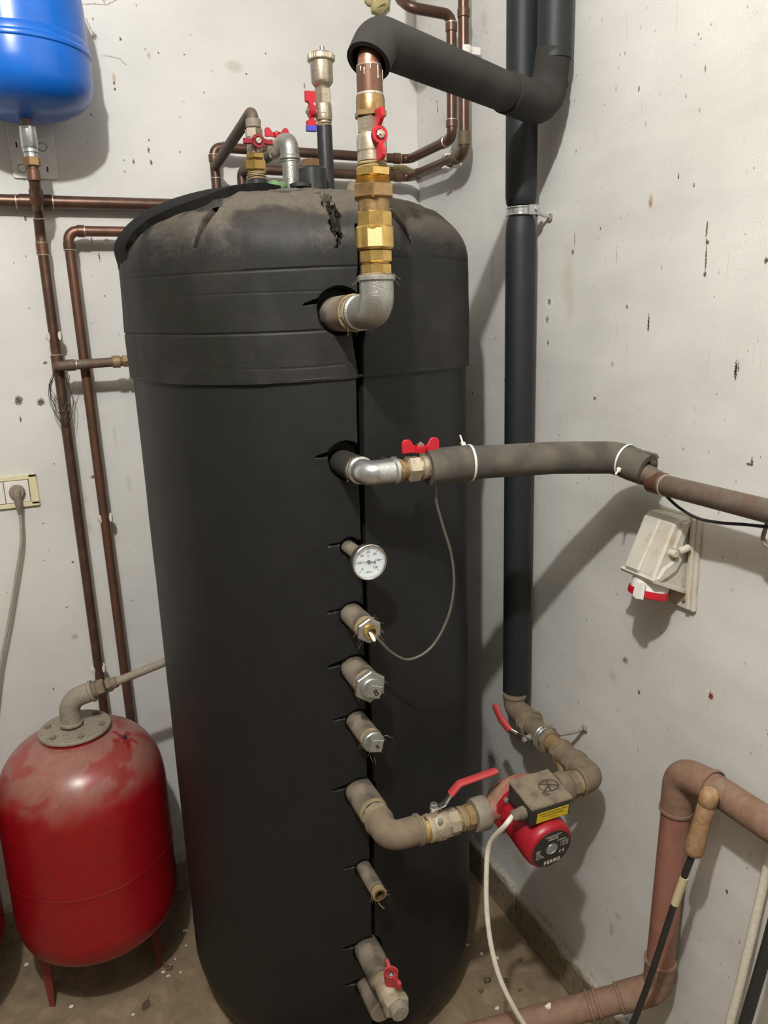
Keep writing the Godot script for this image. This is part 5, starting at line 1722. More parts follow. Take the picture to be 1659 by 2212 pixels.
func build_left() -> void:
	var X := Vector3.RIGHT
	var Y := Vector3.UP
	var Z := Vector3.BACK
	# blue vessel
	var bx := -0.990
	var bz := 0.155
	var t := thing("expansion_vessel", "shiny blue expansion vessel hanging high on the back wall", "expansion vessel", Vector3(bx, 2.068, bz))
	var mb := MB.new()
	lathe(mb, Vector3(bx, 2.066, bz), Y, [Vector2(0.0121, 0.0000), Vector2(0.0127, 0.0304), Vector2(0.0162, 0.0627), Vector2(0.0243, 0.0911), Vector2(0.0374, 0.1164), Vector2(0.0536, 0.1326), Vector2(0.0729, 0.1402), Vector2(0.1012, 0.1422), Vector2(0.1295, 0.1422)], 72)
	part("lower_shell", mb, M.blue_paint, t)
	mb = MB.new()
	lathe(mb, Vector3(bx, 2.066, bz), Y, [Vector2(0.1518, 0.1397), Vector2(0.2226, 0.1397), Vector2(0.2732, 0.1346), Vector2(0.3137, 0.1194), Vector2(0.3390, 0.0961), Vector2(0.3562, 0.0607), Vector2(0.3623, 0.0304), Vector2(0.3633, 0.0000)], 72)
	part("upper_shell", mb, M.blue_paint, t)
	mb = MB.new()
	lathe(mb, Vector3(bx, 2.066, bz), Y, [Vector2(0.1275, 0.1417), Vector2(0.1305, 0.1449), Vector2(0.1356, 0.1457), Vector2(0.1397, 0.1442), Vector2(0.1417, 0.1422), Vector2(0.1538, 0.1412), Vector2(0.1569, 0.1395)], 72)
	part("clamp_seam", mb, M.blue_paint, t)
	mb = MB.new()
	cyl(mb, Vector3(bx, 2.084, bz), Vector3(bx, 2.064, bz), 0.0125)
	part("connection_stub", mb, M.galvanized_dusty, t)
	# white bracket plate on the wall
	t = thing("wall_bracket", "white metal bracket plate with slots on the wall below the blue vessel", "bracket", Vector3(-0.985, 1.99, 0.004))
	mb = MB.new()
	var ol := []
	for e in [[0.042, 0.055, 0], [-0.042, 0.055, 1], [-0.042, -0.055, 2], [0.042, -0.055, 3]]:
		for k in 5:
			var q: float = PI * 0.5 * e[2] + PI * 0.5 * k / 4.0
			ol.append(Vector2(e[0] + 0.006 * cos(q), e[1] + 0.006 * sin(q)))
	plate(mb, Vector3(-0.985, 2.048, 0.0035), X, Y, ol, 0.005, 0.0012)
	var pl := part("plate", mb, M.white_plastic, t)
	for e in [[-0.027, -0.040, 0], [0.027, -0.040, 1], [-0.032, 0.010, 1], [0.022, 0.008, 0]]:
		mb = MB.new()
		var cc := Vector3(-0.985 + e[0], 2.048 + e[1], 0.0052)
		if e[2] == 0:
			cyl(mb, cc - Z * 0.001, cc + Z * 0.004, 0.008, 18, 0.001)
			part("bolt_head", mb, M.white_plastic, pl)
			mb = MB.new()
			var ring := []
			for k in 21:
				ring.append(cc + Vector3(cos(TAU * k / 20) * 0.0092, sin(TAU * k / 20) * 0.0092, 0.0002))
			tube(mb, ring, 0.0009, 6, false)
			part("marker_ring", mb, M.print_dark, pl)
		else:
			tube(mb, [cc - Y * 0.006, cc + Y * 0.006], 0.0045, 12, true, X, 1.0, 0.2)
			part("slot", mb, mat("slot_red", [rgb(96, 34, 30)], 0.7), pl)
	# coupling below the vessel
	t = thing("vessel_coupling", "bright zinc coupling with a brass nut under the blue vessel", "pipe fitting", Vector3(bx, 1.98, bz))
	mb = MB.new()
	lathe(mb, Vector3(bx, 2.022, bz), Y, [Vector2(0, 0.01), Vector2(0, 0.0165), Vector2(0.001, 0.0172), Vector2(0.041, 0.0168), Vector2(0.042, 0.016), Vector2(0.042, 0.01)], 30)
	part("sleeve", mb, M.galvanized_bright, t)
	mb = MB.new()
	lathe(mb, Vector3(bx, 2.002, bz), Y, [Vector2(0, 0.012), Vector2(0.001, 0.0145), Vector2(0.009, 0.0145), Vector2(0.0095, 0.0125), Vector2(0.011, 0.0125), Vector2(0.0115, 0.0158), Vector2(0.018, 0.0158), Vector2(0.0185, 0.014), Vector2(0.0205, 0.016), Vector2(0.0215, 0.01)], 28)
	part("connector", mb, M.steel, t)
	mb = MB.new()
	prism(mb, Vector3(bx, 1.986, bz), Y, 0, 0.018, 0.0315, 6, 0.25)
	part("brass_nut", mb, M.brass_aged, t)
	# riser and pipe A
	var zA := 0.052
	t = thing("copper_pipe", "long upright copper pipe from the blue vessel down behind the red vessel", "pipe", Vector3(-0.992, 0.10, zA))
	mb = MB.new()
	tube(mb, bend([Vector3(bx, 1.99, bz), Vector3(bx, 1.952, bz), Vector3(-0.9905, 1.912, 0.082), Vector3(-0.992, 1.86, zA), Vector3(-0.992, 0.10, zA)], 0.03, 6), 0.0118, 20)
	part("pipe", mb, M.copper_old, t)
	collar(t, Vector3(bx, 1.968, bz), Y, 0.0128, 0.022, M.copper_worn)
	collar(t, Vector3(-0.990, 1.932, 0.118), Vector3(0, 1, 0.9), 0.0135, 0.03, M.copper_worn)
	solder_ring(t, Vector3(-0.991, 1.895, 0.071), Vector3(0, 1, 0.5), 0.0128)
	solder_ring(t, Vector3(-0.992, 1.842, zA), Y, 0.0124)
	solder_ring(t, Vector3(-0.992, 1.815, zA), Y, 0.0124)
	collar(t, Vector3(-0.992, 1.83, zA), Y, 0.0124, 0.03, M.copper_worn)
	solder_ring(t, Vector3(-0.992, 1.588, zA), Y, 0.0124)
	collar(t, Vector3(-0.992, 1.563, zA), Y, 0.0130, 0.048, M.copper_worn, "tee")
	# horizontal header
	t = thing("copper_pipe", "thick horizontal copper pipe along the back wall under the blue vessel", "pipe", Vector3(-2.0, 1.934, 0.028))
	mb = MB.new()
	tube(mb, [Vector3(-2.0, 1.934, 0.028), Vector3(-0.45, 1.934, 0.028)], 0.0145, 20)
	part("pipe", mb, M.copper_old, t)
	collar(t, Vector3(-0.992, 1.934, 0.028), X, 0.0152, 0.07, M.copper_old, "tee")
	solder_ring(t, Vector3(-1.034, 1.934, 0.028), X, 0.0152)
	solder_ring(t, Vector3(-0.956, 1.934, 0.028), X, 0.0152)
	# pipe B
	t = thing("copper_pipe", "reddish upright copper pipe with a top elbow turning behind the tank", "pipe", Vector3(-0.926, 0.10, zA))
	mb = MB.new()
	tube(mb, bend([Vector3(-0.5, 1.868, zA), Vector3(-0.933, 1.868, zA), Vector3(-0.926, 0.10, zA)], 0.022, 8), 0.0118, 20)
	part("pipe", mb, M.copper_worn, t)
	collar(t, Vector3(-0.904, 1.868, zA), X, 0.0126, 0.016, M.copper_old)
	collar(t, Vector3(-0.933, 1.836, zA), Y, 0.0126, 0.016, M.copper_old)
	solder_ring(t, Vector3(-0.896, 1.868, zA), X, 0.0126)
	solder_ring(t, Vector3(-0.933, 1.826, zA), Y, 0.0126)
	# branch to the tank
	t = thing("copper_pipe", "short dusty branch pipe crossing to the tank below a thin shadow", "pipe", Vector3(-0.992, 1.565, 0.075))
	t.set_meta("label", "short dusty copper branch pipe crossing from upright pipe to the tank")
	mb = MB.new()
	tube(mb, bend([Vector3(-0.992, 1.563, zA), Vector3(-0.992, 1.563, 0.088), Vector3(-0.83, 1.568, 0.096), Vector3(-0.70, 1.568, 0.16)], 0.012, 6), 0.0112, 18)
	part("pipe", mb, M.copper_dusty, t)
	collar(t, Vector3(-0.965, 1.564, 0.0895), X, 0.0124, 0.02, M.copper_dusty)
	solder_ring(t, Vector3(-0.952, 1.564, 0.090), X, 0.012)
	collar(t, Vector3(-0.862, 1.567, 0.0945), X, 0.0136, 0.018, M.brass_dusty)
	mb = MB.new()
	prism(mb, Vector3(-0.848, 1.5675, 0.095), X, 0, 0.014, 0.027)
	part("hexagon_nut", mb, M.brass_dusty, t)
	# clips
	clip("pipe_clip", "white plastic clip holding the long upright pipe above the branch", Vector3(-0.992, 1.632, zA), Y, Z, 0.0118, "white clips on the back wall pipes")
	clip("pipe_clip", "white plastic clip holding the long upright pipe near the red vessel", Vector3(-0.992, 0.775, zA), Y, Z, 0.0118, "white clips on the back wall pipes")
	clip("pipe_clip", "white plastic clip holding the reddish upright pipe at socket height", Vector3(-0.929, 1.178, zA), Y, Z, 0.0118, "white clips on the back wall pipes")
	# loose wires round pipe A
	t = thing("wire_tangle", "tangle of thin dark wires wound around the long upright pipe", "wire", Vector3(-0.992, 1.43, zA))
	var g := RandomNumberGenerator.new()
	g.seed = 77
	for i in 7:
		mb = MB.new()
		var s := -1.0 if i < 5 else 1.0
		var y0 := 1.555 - g.randf() * 0.02
		var y1 := 1.40 + g.randf() * 0.07
		var o := 0.012 + g.randf() * 0.014
		tube(mb, spline([Vector3(-0.992 + s * 0.010, y0, zA + 0.016), Vector3(-0.992 + s * o, lerpf(y0, y1, 0.25), zA + 0.006), Vector3(-0.992 + s * (o + 0.002), lerpf(y0, y1, 0.6), zA + 0.004), Vector3(-0.992 + s * 0.004, y1, zA + 0.0135), Vector3(-0.992 - s * 0.012, y1 + 0.03, zA + 0.008), Vector3(-0.992 - s * (0.012 + 0.022 * g.randf()), y1 + 0.07, zA + 0.002)], 6), 0.0007, 5)
		part("wire", mb, M.black_rubber if i % 2 == 0 else M.cable_brown, t)
	# double socket
	var sy := 1.2605
	t = thing("wall_socket", "cream double wall socket plate beside the copper pipes", "socket", Vector3(-1.152, 1.22, 0.002))
	mb = MB.new()
	abox(mb, Vector3(-1.228, sy + 0.0282, 0.0), Vector3(-1.076, sy + 0.0405, 0.009), 0.0015)
	abox(mb, Vector3(-1.228, sy - 0.0405, 0.0), Vector3(-1.076, sy - 0.0282, 0.009), 0.0015)
	abox(mb, Vector3(-1.0945, sy - 0.0405, 0.0), Vector3(-1.076, sy + 0.0405, 0.009), 0.0015)
	abox(mb, Vector3(-1.228, sy - 0.0405, 0.0), Vector3(-1.2095, sy + 0.0405, 0.009), 0.0015)
	part("frame", mb, M.cream_plastic, t)
	mb = MB.new()
	abox(mb, Vector3(-1.214, sy - 0.034, 0.0), Vector3(-1.090, sy + 0.034, 0.002), 0.0005)
	part("back_box", mb, M.plug_grey, t)
	for cx in [-1.1235, -1.1795]:
		mb = MB.new()
		abox(mb, Vector3(cx - 0.0272, sy - 0.0272, 0.001), Vector3(cx + 0.0272, sy + 0.0272, 0.0105), 0.0008)
		var mo := part("socket_insert", mb, M.white_plastic, t)
		mb = MB.new()
		lathe(mb, Vector3(cx, sy, 0.0105), Z, [Vector2(0.0006, 0.0225), Vector2(0.0006, 0.0195), Vector2(-0.006, 0.0188), Vector2(-0.006, 0.0)], 30)
		part("socket_well", mb, M.white_plastic, mo)
		for s in [-1.0, 1.0]:
			mb = MB.new()
			cyl(mb, Vector3(cx + s * 0.0095, sy, 0.0042), Vector3(cx + s * 0.0095, sy, 0.0052), 0.0026, 12, 0.0001)
			part("contact_hole", mb, M.print_dark, mo)
	# plug
	var pc := Vector3(-1.1235, sy, 0.010)
	t = thing("power_plug", "dirty grey round plug in the cream wall socket", "plug", pc)
	mb = MB.new()
	lathe(mb, pc, Z, [Vector2(-0.004, 0.0182), Vector2(0.008, 0.0182), Vector2(0.010, 0.017), Vector2(0.016, 0.015), Vector2(0.0165, 0.0)], 28)
	part("plug_body", mb, M.plug_grey, t)
	mb = MB.new()
	tube(mb, bend([pc + Vector3(0, 0.008, 0.018), pc + Vector3(0, -0.004, 0.022), pc + Vector3(0, -0.030, 0.018)], 0.02, 5), 0.0085, 14)
	part("plug_neck", mb, M.plug_grey, t)
	for i in 6:
		mb = MB.new()
		cyl(mb, pc + Vector3(0, -0.030 - i * 0.0042, 0.018), pc + Vector3(0, -0.033 - i * 0.0042, 0.018), 0.0075 - i * 0.0004, 14, 0.0004)
		part("bend_guard", mb, M.plug_grey, t)
	rod("power_cable", "grey cable hanging from the plug down the back wall", "cable", spline([pc + Vector3(0, -0.026, 0.018), Vector3(-1.124, 1.19, 0.028), Vector3(-1.130, 1.138, 0.03), Vector3(-1.148, 1.069, 0.03), Vector3(-1.185, 0.939, 0.03), Vector3(-1.224, 0.808, 0.03), Vector3(-1.27, 0.60, 0.03), Vector3(-1.33, 0.30, 0.035), Vector3(-1.40, 0.012, 0.05)], 6), 0.0040, M.cable_grey, "", 10)
	# red vessel
	var rx := -1.0613
	var rz := 0.272
	t = thing("expansion_vessel", "large red expansion vessel with a dusty flange standing on the floor", "expansion vessel", Vector3(rx, 0.0, rz))
	var pr := [Vector2(0.128, 0.0), Vector2(0.130, 0.05), Vector2(0.137, 0.10), Vector2(0.152, 0.145), Vector2(0.178, 0.178), Vector2(0.212, 0.193), Vector2(0.25, 0.197), Vector2(0.32, 0.197), Vector2(0.372, 0.197), Vector2(0.376, 0.1985), Vector2(0.380, 0.197), Vector2(0.45, 0.197), Vector2(0.52, 0.1965), Vector2(0.56, 0.194), Vector2(0.60, 0.186), Vector2(0.635, 0.169), Vector2(0.662, 0.145), Vector2(0.682, 0.112), Vector2(0.694, 0.078), Vector2(0.699, 0.05)]
	var sm := []
	for i in pr.size() - 1:
		var a: Vector2 = pr[maxi(i - 1, 0)]
		var d: Vector2 = pr[mini(i + 2, pr.size() - 1)]
		var nn := 5 if pr[i].distance_to(pr[i + 1]) > 0.012 else 2
		for k in nn:
			sm.append(VS * pr[i].cubic_interpolate(pr[i + 1], a, d, float(k) / nn))
	sm.append(VS * pr[-1])
	mb = MB.new()
	lathe(mb, Vector3(rx, VY, rz), Y, sm, 110)
	var dn := noise(6.0, 51, 4)
	var gn := noise(120.0, 53, 2)
	var wn := noise(9.0, 57, 3)
	var red := Color(0.25, 0.004, 0.008)
	var dst := Color(0.27, 0.135, 0.105)
	var valve := Vector3(rx + 0.105, 0.694, rz + 0.051)
	for p in mb.v:
		# dust lies on the domed top in a ragged sheet; fingers have wiped it off in places
		var k := smoothstep(0.574, 0.682, p.y + 0.045 * dn.get_noise_3dv(p)) * (0.85 + 0.3 * gn.get_noise_3dv(p))
		var wv := wn.get_noise_3dv(p * Vector3(1.0, 1.6, 1.0))
		if wv > 0.12:
			k *= 1.0 - 0.6 * smoothstep(0.12, 0.22, wv)
		var dv := Vector2(p.x - valve.x, p.z - valve.z)
		var star := 0.022 + 0.016 * sin(dv.angle() * 5.0 + 1.0) + 0.02 * dn.get_noise_3dv(p * 2.0)
		if dv.length() < star and p.y > 0.62:
			k *= 0.1
		k = maxf(k, 0.05 * maxf(0.0, dn.get_noise_3dv(p * 0.7)))
		mb.c.append(red.lerp(dst, clampf(k, 0.0, 1.0)))
	part("shell", mb, M.vessel_red, t)
	mb = MB.new()
	lathe(mb, Vector3(rx, 0.7175, rz), Y, [Vector2(0.0, 0.05), Vector2(0.0, 0.0755), Vector2(0.008, 0.0765), Vector2(0.010, 0.06)], 44)
	part("flange_seat", mb, M.pump_red, t)
	mb = MB.new()
	lathe(mb, Vector3(rx, 0.7285, rz), Y, [Vector2(0.0, 0.05), Vector2(0.0, 0.080), Vector2(0.0015, 0.0812), Vector2(0.006, 0.0808), Vector2(0.008, 0.079), Vector2(0.0085, 0.0)], 50)
	part("flange", mb, M.galvanized_dusty, t)
	for i in 6:
		var q := deg_to_rad(20.0 + 60.0 * i)
		mb = MB.new()
		prism(mb, Vector3(rx + cos(q) * 0.0625, 0.7365, rz + sin(q) * 0.0625), Y, 0.0, 0.0065, 0.0135, 6, q, 0.001)
		part("flange_bolt", mb, M.iron_dusty, t)
	mb = MB.new()
	cyl(mb, valve - Y * 0.004, valve + Y * 0.004, 0.0075, 16)
	cyl(mb, valve, valve + Y * 0.018, 0.0048, 14)
	part("air_valve", mb, M.black_rubber, t)
	for lg in [[95.0, 0.120], [-91.0, 0.143], [180.0, 0.13]]:
		var e := Vector3(sin(deg_to_rad(lg[0])), 0, cos(deg_to_rad(lg[0])))
		var s := Vector3(e.z, 0, -e.x)
		mb = MB.new()
		var c0: Vector3 = Vector3(rx, 0, rz) + e * lg[1]
		plate(mb, c0 + s * 0.018, (e - s * 0.5).normalized(), Y, [Vector2(-0.008, 0.0), Vector2(0.006, 0.0), Vector2(0.018, 0.205), Vector2(-0.018, 0.205)], 0.003, 0.0005)
		plate(mb, c0 - s * 0.018, (e + s * 0.5).normalized(), Y, [Vector2(-0.008, 0.0), Vector2(0.006, 0.0), Vector2(0.018, 0.205), Vector2(-0.018, 0.205)], 0.003, 0.0005)
		part("leg", mb, M.leg_red, t)
	var twin: Node3D = t.duplicate()
	twin.name = numbered("expansion_vessel")
	add_child(twin)
	twin.position = Vector3(-1.467, 0.0, 0.272)
	twin.set_meta("label", "dark red vessel edge showing beside the large red vessel")
	# elbow, reducers and grey pipe to the tank
	var ec := Vector3(rx - 0.006, 0.805, rz)
	var hd := Vector3(0.94, 0.26, 0.16).normalized()
	elbow("galvanized_elbow", "dusty grey elbow standing on the flange of the red vessel", ec, Y, hd, 0.0232, 0.062, 0.060, 0.042, M.galvanized_dusty)
	t = thing("pipe_reducer", "dusty brass reducer between the vessel elbow and the grey pipe", "pipe fitting", ec + hd * 0.06)
	mb = MB.new()
	var b0 := ec + hd * 0.058
	lathe(mb, b0, hd, [Vector2(0, 0.012), Vector2(0, 0.019), Vector2(0.010, 0.019), Vector2(0.013, 0.0165), Vector2(0.02, 0.0165), Vector2(0.021, 0.012)], 24)
	prism(mb, b0, hd, 0.012, 0.030, 0.034, 6, 0.3)
	prism(mb, b0, hd, 0.033, 0.046, 0.030, 6, 0.0)
	lathe(mb, b0, hd, [Vector2(0.044, 0.014), Vector2(0.058, 0.0130), Vector2(0.060, 0.010)], 20)
	part("body", mb, M.iron_dusty, t)
	mb = MB.new()
	hemp_ring(mb, b0, hd, 0.004, 0.012, 0.019, 81)
	part("hemp", mb, M.iron_dusty, t)
	var p0 := b0 + hd * 0.055
	rod("grey_pipe", "thin grey pipe rising from the red vessel to the tank", "pipe", [p0, Vector3(-0.80, p0.y + (-0.80 - p0.x) * 0.27, 0.305)], 0.0100, M.galvanized_dusty)

# ---------------------------------------------------------------- fittings on the tank top and the copper behind it
func build_top() -> void:
	var X := Vector3.RIGHT
	var Y := Vector3.UP
	var Z := Vector3.BACK
	# wall pipes
	var t := thing("copper_pipe", "upper copper pipe running along back wall and up the right wall", "pipe", Vector3(-0.578, 1.75, 0.05))
	var mb := MB.new()
	tube(mb, bend([Vector3(-0.577, 1.75, 0.05), Vector3(-0.577, 2.066, 0.05), Vector3(-0.05, 2.062, 0.05), Vector3(-0.05, 2.062, 0.294), Vector3(-0.05, 2.326, 0.297), Vector3(-0.155, 2.330, 0.297), Vector3(-0.165, 2.36, 0.26), Vector3(-0.165, TOP, 0.26)], 0.02, 6), 0.0120, 18)
	part("pipe", mb, M.copper_old, t)
	for e in [[Vector3(-0.577, 2.040, 0.05), Y, 0.016], [Vector3(-0.545, 2.066, 0.05), X, 0.016], [Vector3(-0.088, 2.0625, 0.05), X, 0.018], [Vector3(-0.05, 2.062, 0.255), Z, 0.018], [Vector3(-0.05, 2.095, 0.294), Y, 0.016], [Vector3(-0.05, 2.30, 0.297), Y, 0.018]]:
		collar(t, e[0], e[1], 0.0128, e[2], M.copper_worn)
		solder_ring(t, e[0] + e[1] * e[2] * 0.55, e[1], 0.0126)
	solder_ring(t, Vector3(-0.577, 1.995, 0.05), Y, 0.0126)
	t = thing("copper_pipe", "lower copper pipe along back wall turning up with green corrosion", "pipe", Vector3(-0.515, 1.75, 0.05))
	mb = MB.new()
	tube(mb, bend([Vector3(-0.512, 1.75, 0.05), Vector3(-0.512, 2.02, 0.05), Vector3(-0.05, 2.017, 0.05), Vector3(-0.05, 2.015, 0.354), Vector3(-0.05, TOP, 0.358)], 0.02, 6), 0.0122, 18)
	part("pipe", mb, M.copper_old, t)
	for e in [[Vector3(-0.478, 2.02, 0.05), X, 0.016], [Vector3(-0.085, 2.017, 0.05), X, 0.018], [Vector3(-0.05, 2.0165, 0.098), Z, 0.016], [Vector3(-0.05, 2.31, 0.356), Y, 0.018]]:
		collar(t, e[0], e[1], 0.013, e[2], M.copper_worn)
	collar(t, Vector3(-0.05, 2.05, 0.3545), Y, 0.0132, 0.03, M.verdigris, "corroded_socket")
	collar(t, Vector3(-0.05, 2.015, 0.318), Z, 0.0132, 0.026, M.verdigris, "corroded_socket")
	clip("pipe_clip", "white clip on the upright corner pipe beside the slanted insulation", Vector3(-0.05, 2.232, 0.3575), Y, -X, 0.0122, "white clips at the corner pipes")
	clip("pipe_clip", "white clip under the lower corner pipe on the right wall", Vector3(-0.05, 2.015, 0.27), Z, -X, 0.0122, "white clips at the corner pipes")
	# first top outlet: black bush, brass nuts, valve, elbow, pipe to the wall
	var vx := -0.5755
	var vz := 0.44
	var v := func(y: float) -> Vector3: return Vector3(vx, y, vz)
	t = thing("tank_bush", "low black bush on the tank top under the small brass valve", "pipe fitting", v.call(1.905))
	mb = MB.new()
	lathe(mb, v.call(1.895), Y, [Vector2(0, 0.0215), Vector2(0.030, 0.0215), Vector2(0.033, 0.019), Vector2(0.033, 0.0)], 28)
	part("bush_body", mb, M.black_plastic, t)
	t = thing("ball_valve", "small brass valve with a dark red star handle on the tank top", "valve", v.call(1.928))
	mb = MB.new()
	lathe(mb, v.call(1.926), Y, [Vector2(0, 0.0165), Vector2(0.012, 0.0165), Vector2(0.015, 0.014), Vector2(0.02, 0.014)], 24)
	part("tail_piece", mb, M.brass_aged, t)
	mb = MB.new()
	prism(mb, v.call(1.944), Y, 0.0, 0.018, 0.039, 6, 0.2)
	prism(mb, v.call(1.965), Y, 0.0, 0.011, 0.034, 6, 0.2)
	part("union_nut", mb, M.brass, t)
	mb = MB.new()
	cyl(mb, v.call(1.974), v.call(2.018), 0.0155)
	prism(mb, v.call(2.004), Y, 0.0, 0.018, 0.031, 6, 0.5)
	cyl(mb, v.call(1.992), v.call(1.992) + Z * 0.022, 0.007)
	part("body", mb, M.nickel, t)
	mb = MB.new()
	hemp_ring(mb, v.call(1.926), Y, 0.0, 0.014, 0.0175, 83)
	fibres(mb, v.call(1.930), Y, 0.018, 60, 0.024, 84)
	fibres(mb, v.call(2.022), Y, 0.015, 30, 0.014, 85)
	part("hemp", mb, M.hemp, t)
	mb = MB.new()
	var hub := Vector3(vx, 1.993, vz + 0.026)
	lathe(mb, hub, Z, [Vector2(-0.006, 0.0), Vector2(-0.006, 0.011), Vector2(0.004, 0.0135), Vector2(0.008, 0.0125), Vector2(0.008, 0.008), Vector2(0.004, 0.007), Vector2(0.004, 0.0)], 20)
	for s in [-1.0, 1.0]:
		plate(mb, hub + Z * 0.002, X * s, Y, [Vector2(0.008, -0.004), Vector2(0.020, -0.006), Vector2(0.029, -0.006), Vector2(0.029, 0.004), Vector2(0.020, 0.003), Vector2(0.008, 0.005)], 0.012, 0.001)
	var h := part("handle", mb, mat("red_dark", [rgb(146, 22, 36), rgb(122, 18, 30)], 0.4, 0.0, 20.0, 0.03), t)
	mb = MB.new()
	prism(mb, hub, Z, 0.003, 0.011, 0.011, 6, 0.2, 0.0006)
	part("nut", mb, M.nickel, h)
	t = thing("copper_pipe", "dusty copper pipe slanting from the star-handle valve back to the wall", "pipe", v.call(2.02))
	mb = MB.new()
	tube(mb, bend([v.call(2.020), v.call(2.054), Vector3(-0.577, 2.022, 0.05)], 0.018, 7), 0.0115, 18)
	part("pipe", mb, M.copper_dusty, t)
	collar(t, v.call(2.031), Y, 0.0142, 0.016, M.galvanized_dusty)
	# second top outlet: galvanized elbow and valve laid back to the wall
	var ex := -0.4985
	var ez := 0.425
	t = thing("galvanized_socket", "grey galvanized socket rising from the tank top", "pipe fitting", Vector3(ex, 1.905, ez))
	mb = MB.new()
	lathe(mb, Vector3(ex, 1.895, ez), Y, [Vector2(0, 0.0175), Vector2(0.070, 0.0175), Vector2(0.071, 0.0192), Vector2(0.078, 0.0192), Vector2(0.079, 0.016)], 28)
	part("pipe", mb, M.galvanized, t)
	elbow("galvanized_elbow", "grey galvanized elbow on the tank top turning back to the wall", Vector3(ex, 2.006, ez), Y, -Z, 0.0192, 0.036, 0.036, 0.030, M.galvanized)
	t = thing("ball_valve", "nickel ball valve with a red butterfly handle behind the grey tank-top elbow", "valve", Vector3(ex, 2.006, 0.37))
	mb = MB.new()
	lathe(mb, Vector3(ex, 2.006, 0.392), -Z, [Vector2(0, 0.01), Vector2(0, 0.0185), Vector2(0.02, 0.0185), Vector2(0.026, 0.020), Vector2(0.05, 0.020), Vector2(0.055, 0.017), Vector2(0.06, 0.01)], 28)
	cyl(mb, Vector3(ex, 2.006, 0.352), Vector3(ex, 2.034, 0.352), 0.006)
	part("body", mb, M.nickel, t)
	mb = MB.new()
	prism(mb, Vector3(ex, 2.006, 0.342), -Z, 0.0, 0.016, 0.037, 6, 0.3)
	part("hexagon_end", mb, M.nickel, t)
	mb = MB.new()
	hemp_ring(mb, Vector3(ex, 2.006, 0.398), -Z, 0.0, 0.01, 0.019, 86)
	part("hemp", mb, M.hemp, t)
	butterfly(t, Vector3(ex - 0.004, 2.036, 0.352), Y, Vector3(1, 0, 0.1), 0.026, M.red_handle)
	rod("copper_pipe", "short copper pipe joining the tank-top butterfly valve to the wall pipe", "pipe", [Vector3(ex, 2.006, 0.33), Vector3(-0.508, 2.010, 0.056)], 0.0118, M.copper_dusty)
	# black capped outlet
	var kx := -0.474
	var kz := 0.49
	t = thing("tank_bush", "wide black bush with a brown hexagon plug on the tank top", "pipe fitting", Vector3(kx, 1.905, kz))
	mb = MB.new()
	lathe(mb, Vector3(kx, 1.885, kz), Y, [Vector2(0, 0.029), Vector2(0.056, 0.029), Vector2(0.060, 0.026), Vector2(0.060, 0.0)], 32)
	part("bush_body", mb, M.black_plastic, t)
	mb = MB.new()
	prism(mb, Vector3(kx - 0.002, 1.944, kz), Y, 0.0, 0.016, 0.034, 6, 0.2)
	part("hexagon_plug", mb, M.brass_aged, t)
	mb = MB.new()
	lathe(mb, Vector3(kx - 0.03, 1.904, kz + 0.015), Y, [Vector2(0, 0.0), Vector2(0.0, 0.022), Vector2(0.006, 0.022), Vector2(0.008, 0.018), Vector2(0.008, 0.0)], 24)
	part("rubber_flange", mb, M.black_rubber, t)
	# green cloth
	t = thing("green_rag", "small green scrap of cloth between the fittings on the tank top", "rag", Vector3(-0.545, 1.91, 0.44))
	mb = MB.new()
	lump(mb, Vector3(-0.538, 1.914, 0.445), Vector3(0.022, 0.012, 0.014), 0.7, 9)
	part("cloth", mb, M.green_cloth, t)
	# air vent on its riser
	var ax := -0.430
	var az := 0.452
	var a := func(y: float) -> Vector3: return Vector3(ax, y, az)
	t = thing("riser_pipe", "glossy black pipe rising from the tank top to the air vent", "pipe", a.call(1.86))
	mb = MB.new()
	cyl(mb, a.call(1.855), a.call(2.034), 0.0158)
	part("pipe", mb, M.black_plastic, t)
	t = thing("ball_valve", "nickel ball valve with red and blue tipped handle under the air vent", "valve", a.call(2.03))
	mb = MB.new()
	lathe(mb, a.call(2.030), Y, [Vector2(0, 0.0135), Vector2(0.012, 0.0135), Vector2(0.0125, 0.0165), Vector2(0.017, 0.0175), Vector2(0.040, 0.0172), Vector2(0.044, 0.0155), Vector2(0.046, 0.01)], 28)
	part("body", mb, M.nickel, t)
	mb = MB.new()
	prism(mb, a.call(2.072), Y, 0.0, 0.030, 0.030, 6, 0.1)
	part("hexagon_end", mb, M.nickel, t)
	mb = MB.new()
	hemp_ring(mb, a.call(2.031), Y, 0.0, 0.008, 0.0142, 87)
	part("hemp", mb, M.hemp, t)
	mb = MB.new()
	var fz := Vector3(-0.36, 0, 0.93)
	box(mb, a.call(2.059) + fz * 0.0172, Vector3(0.93, 0, 0.36) * 0.0062, Y * 0.0062, fz * 0.0008, 0.0005)
	part("cast_badge", mb, M.nickel_dusty, t)
	words(t, "F", a.call(2.059) + fz * 0.0182, Vector3(0.93, 0, 0.36), Y, 0.0085, M.nickel, "cast_lettering", 0.0014, true)
	mb = MB.new()
	var st: Vector3 = a.call(2.058)
	cyl(mb, st - X * 0.014, st - X * 0.030, 0.006)
	prism(mb, st, -X, 0.030, 0.038, 0.010)
	part("stem", mb, M.nickel, t)
	mb = MB.new()
	lathe(mb, st, -X, [Vector2(0.020, 0.0), Vector2(0.020, 0.012), Vector2(0.031, 0.0135), Vector2(0.031, 0.0)], 22)
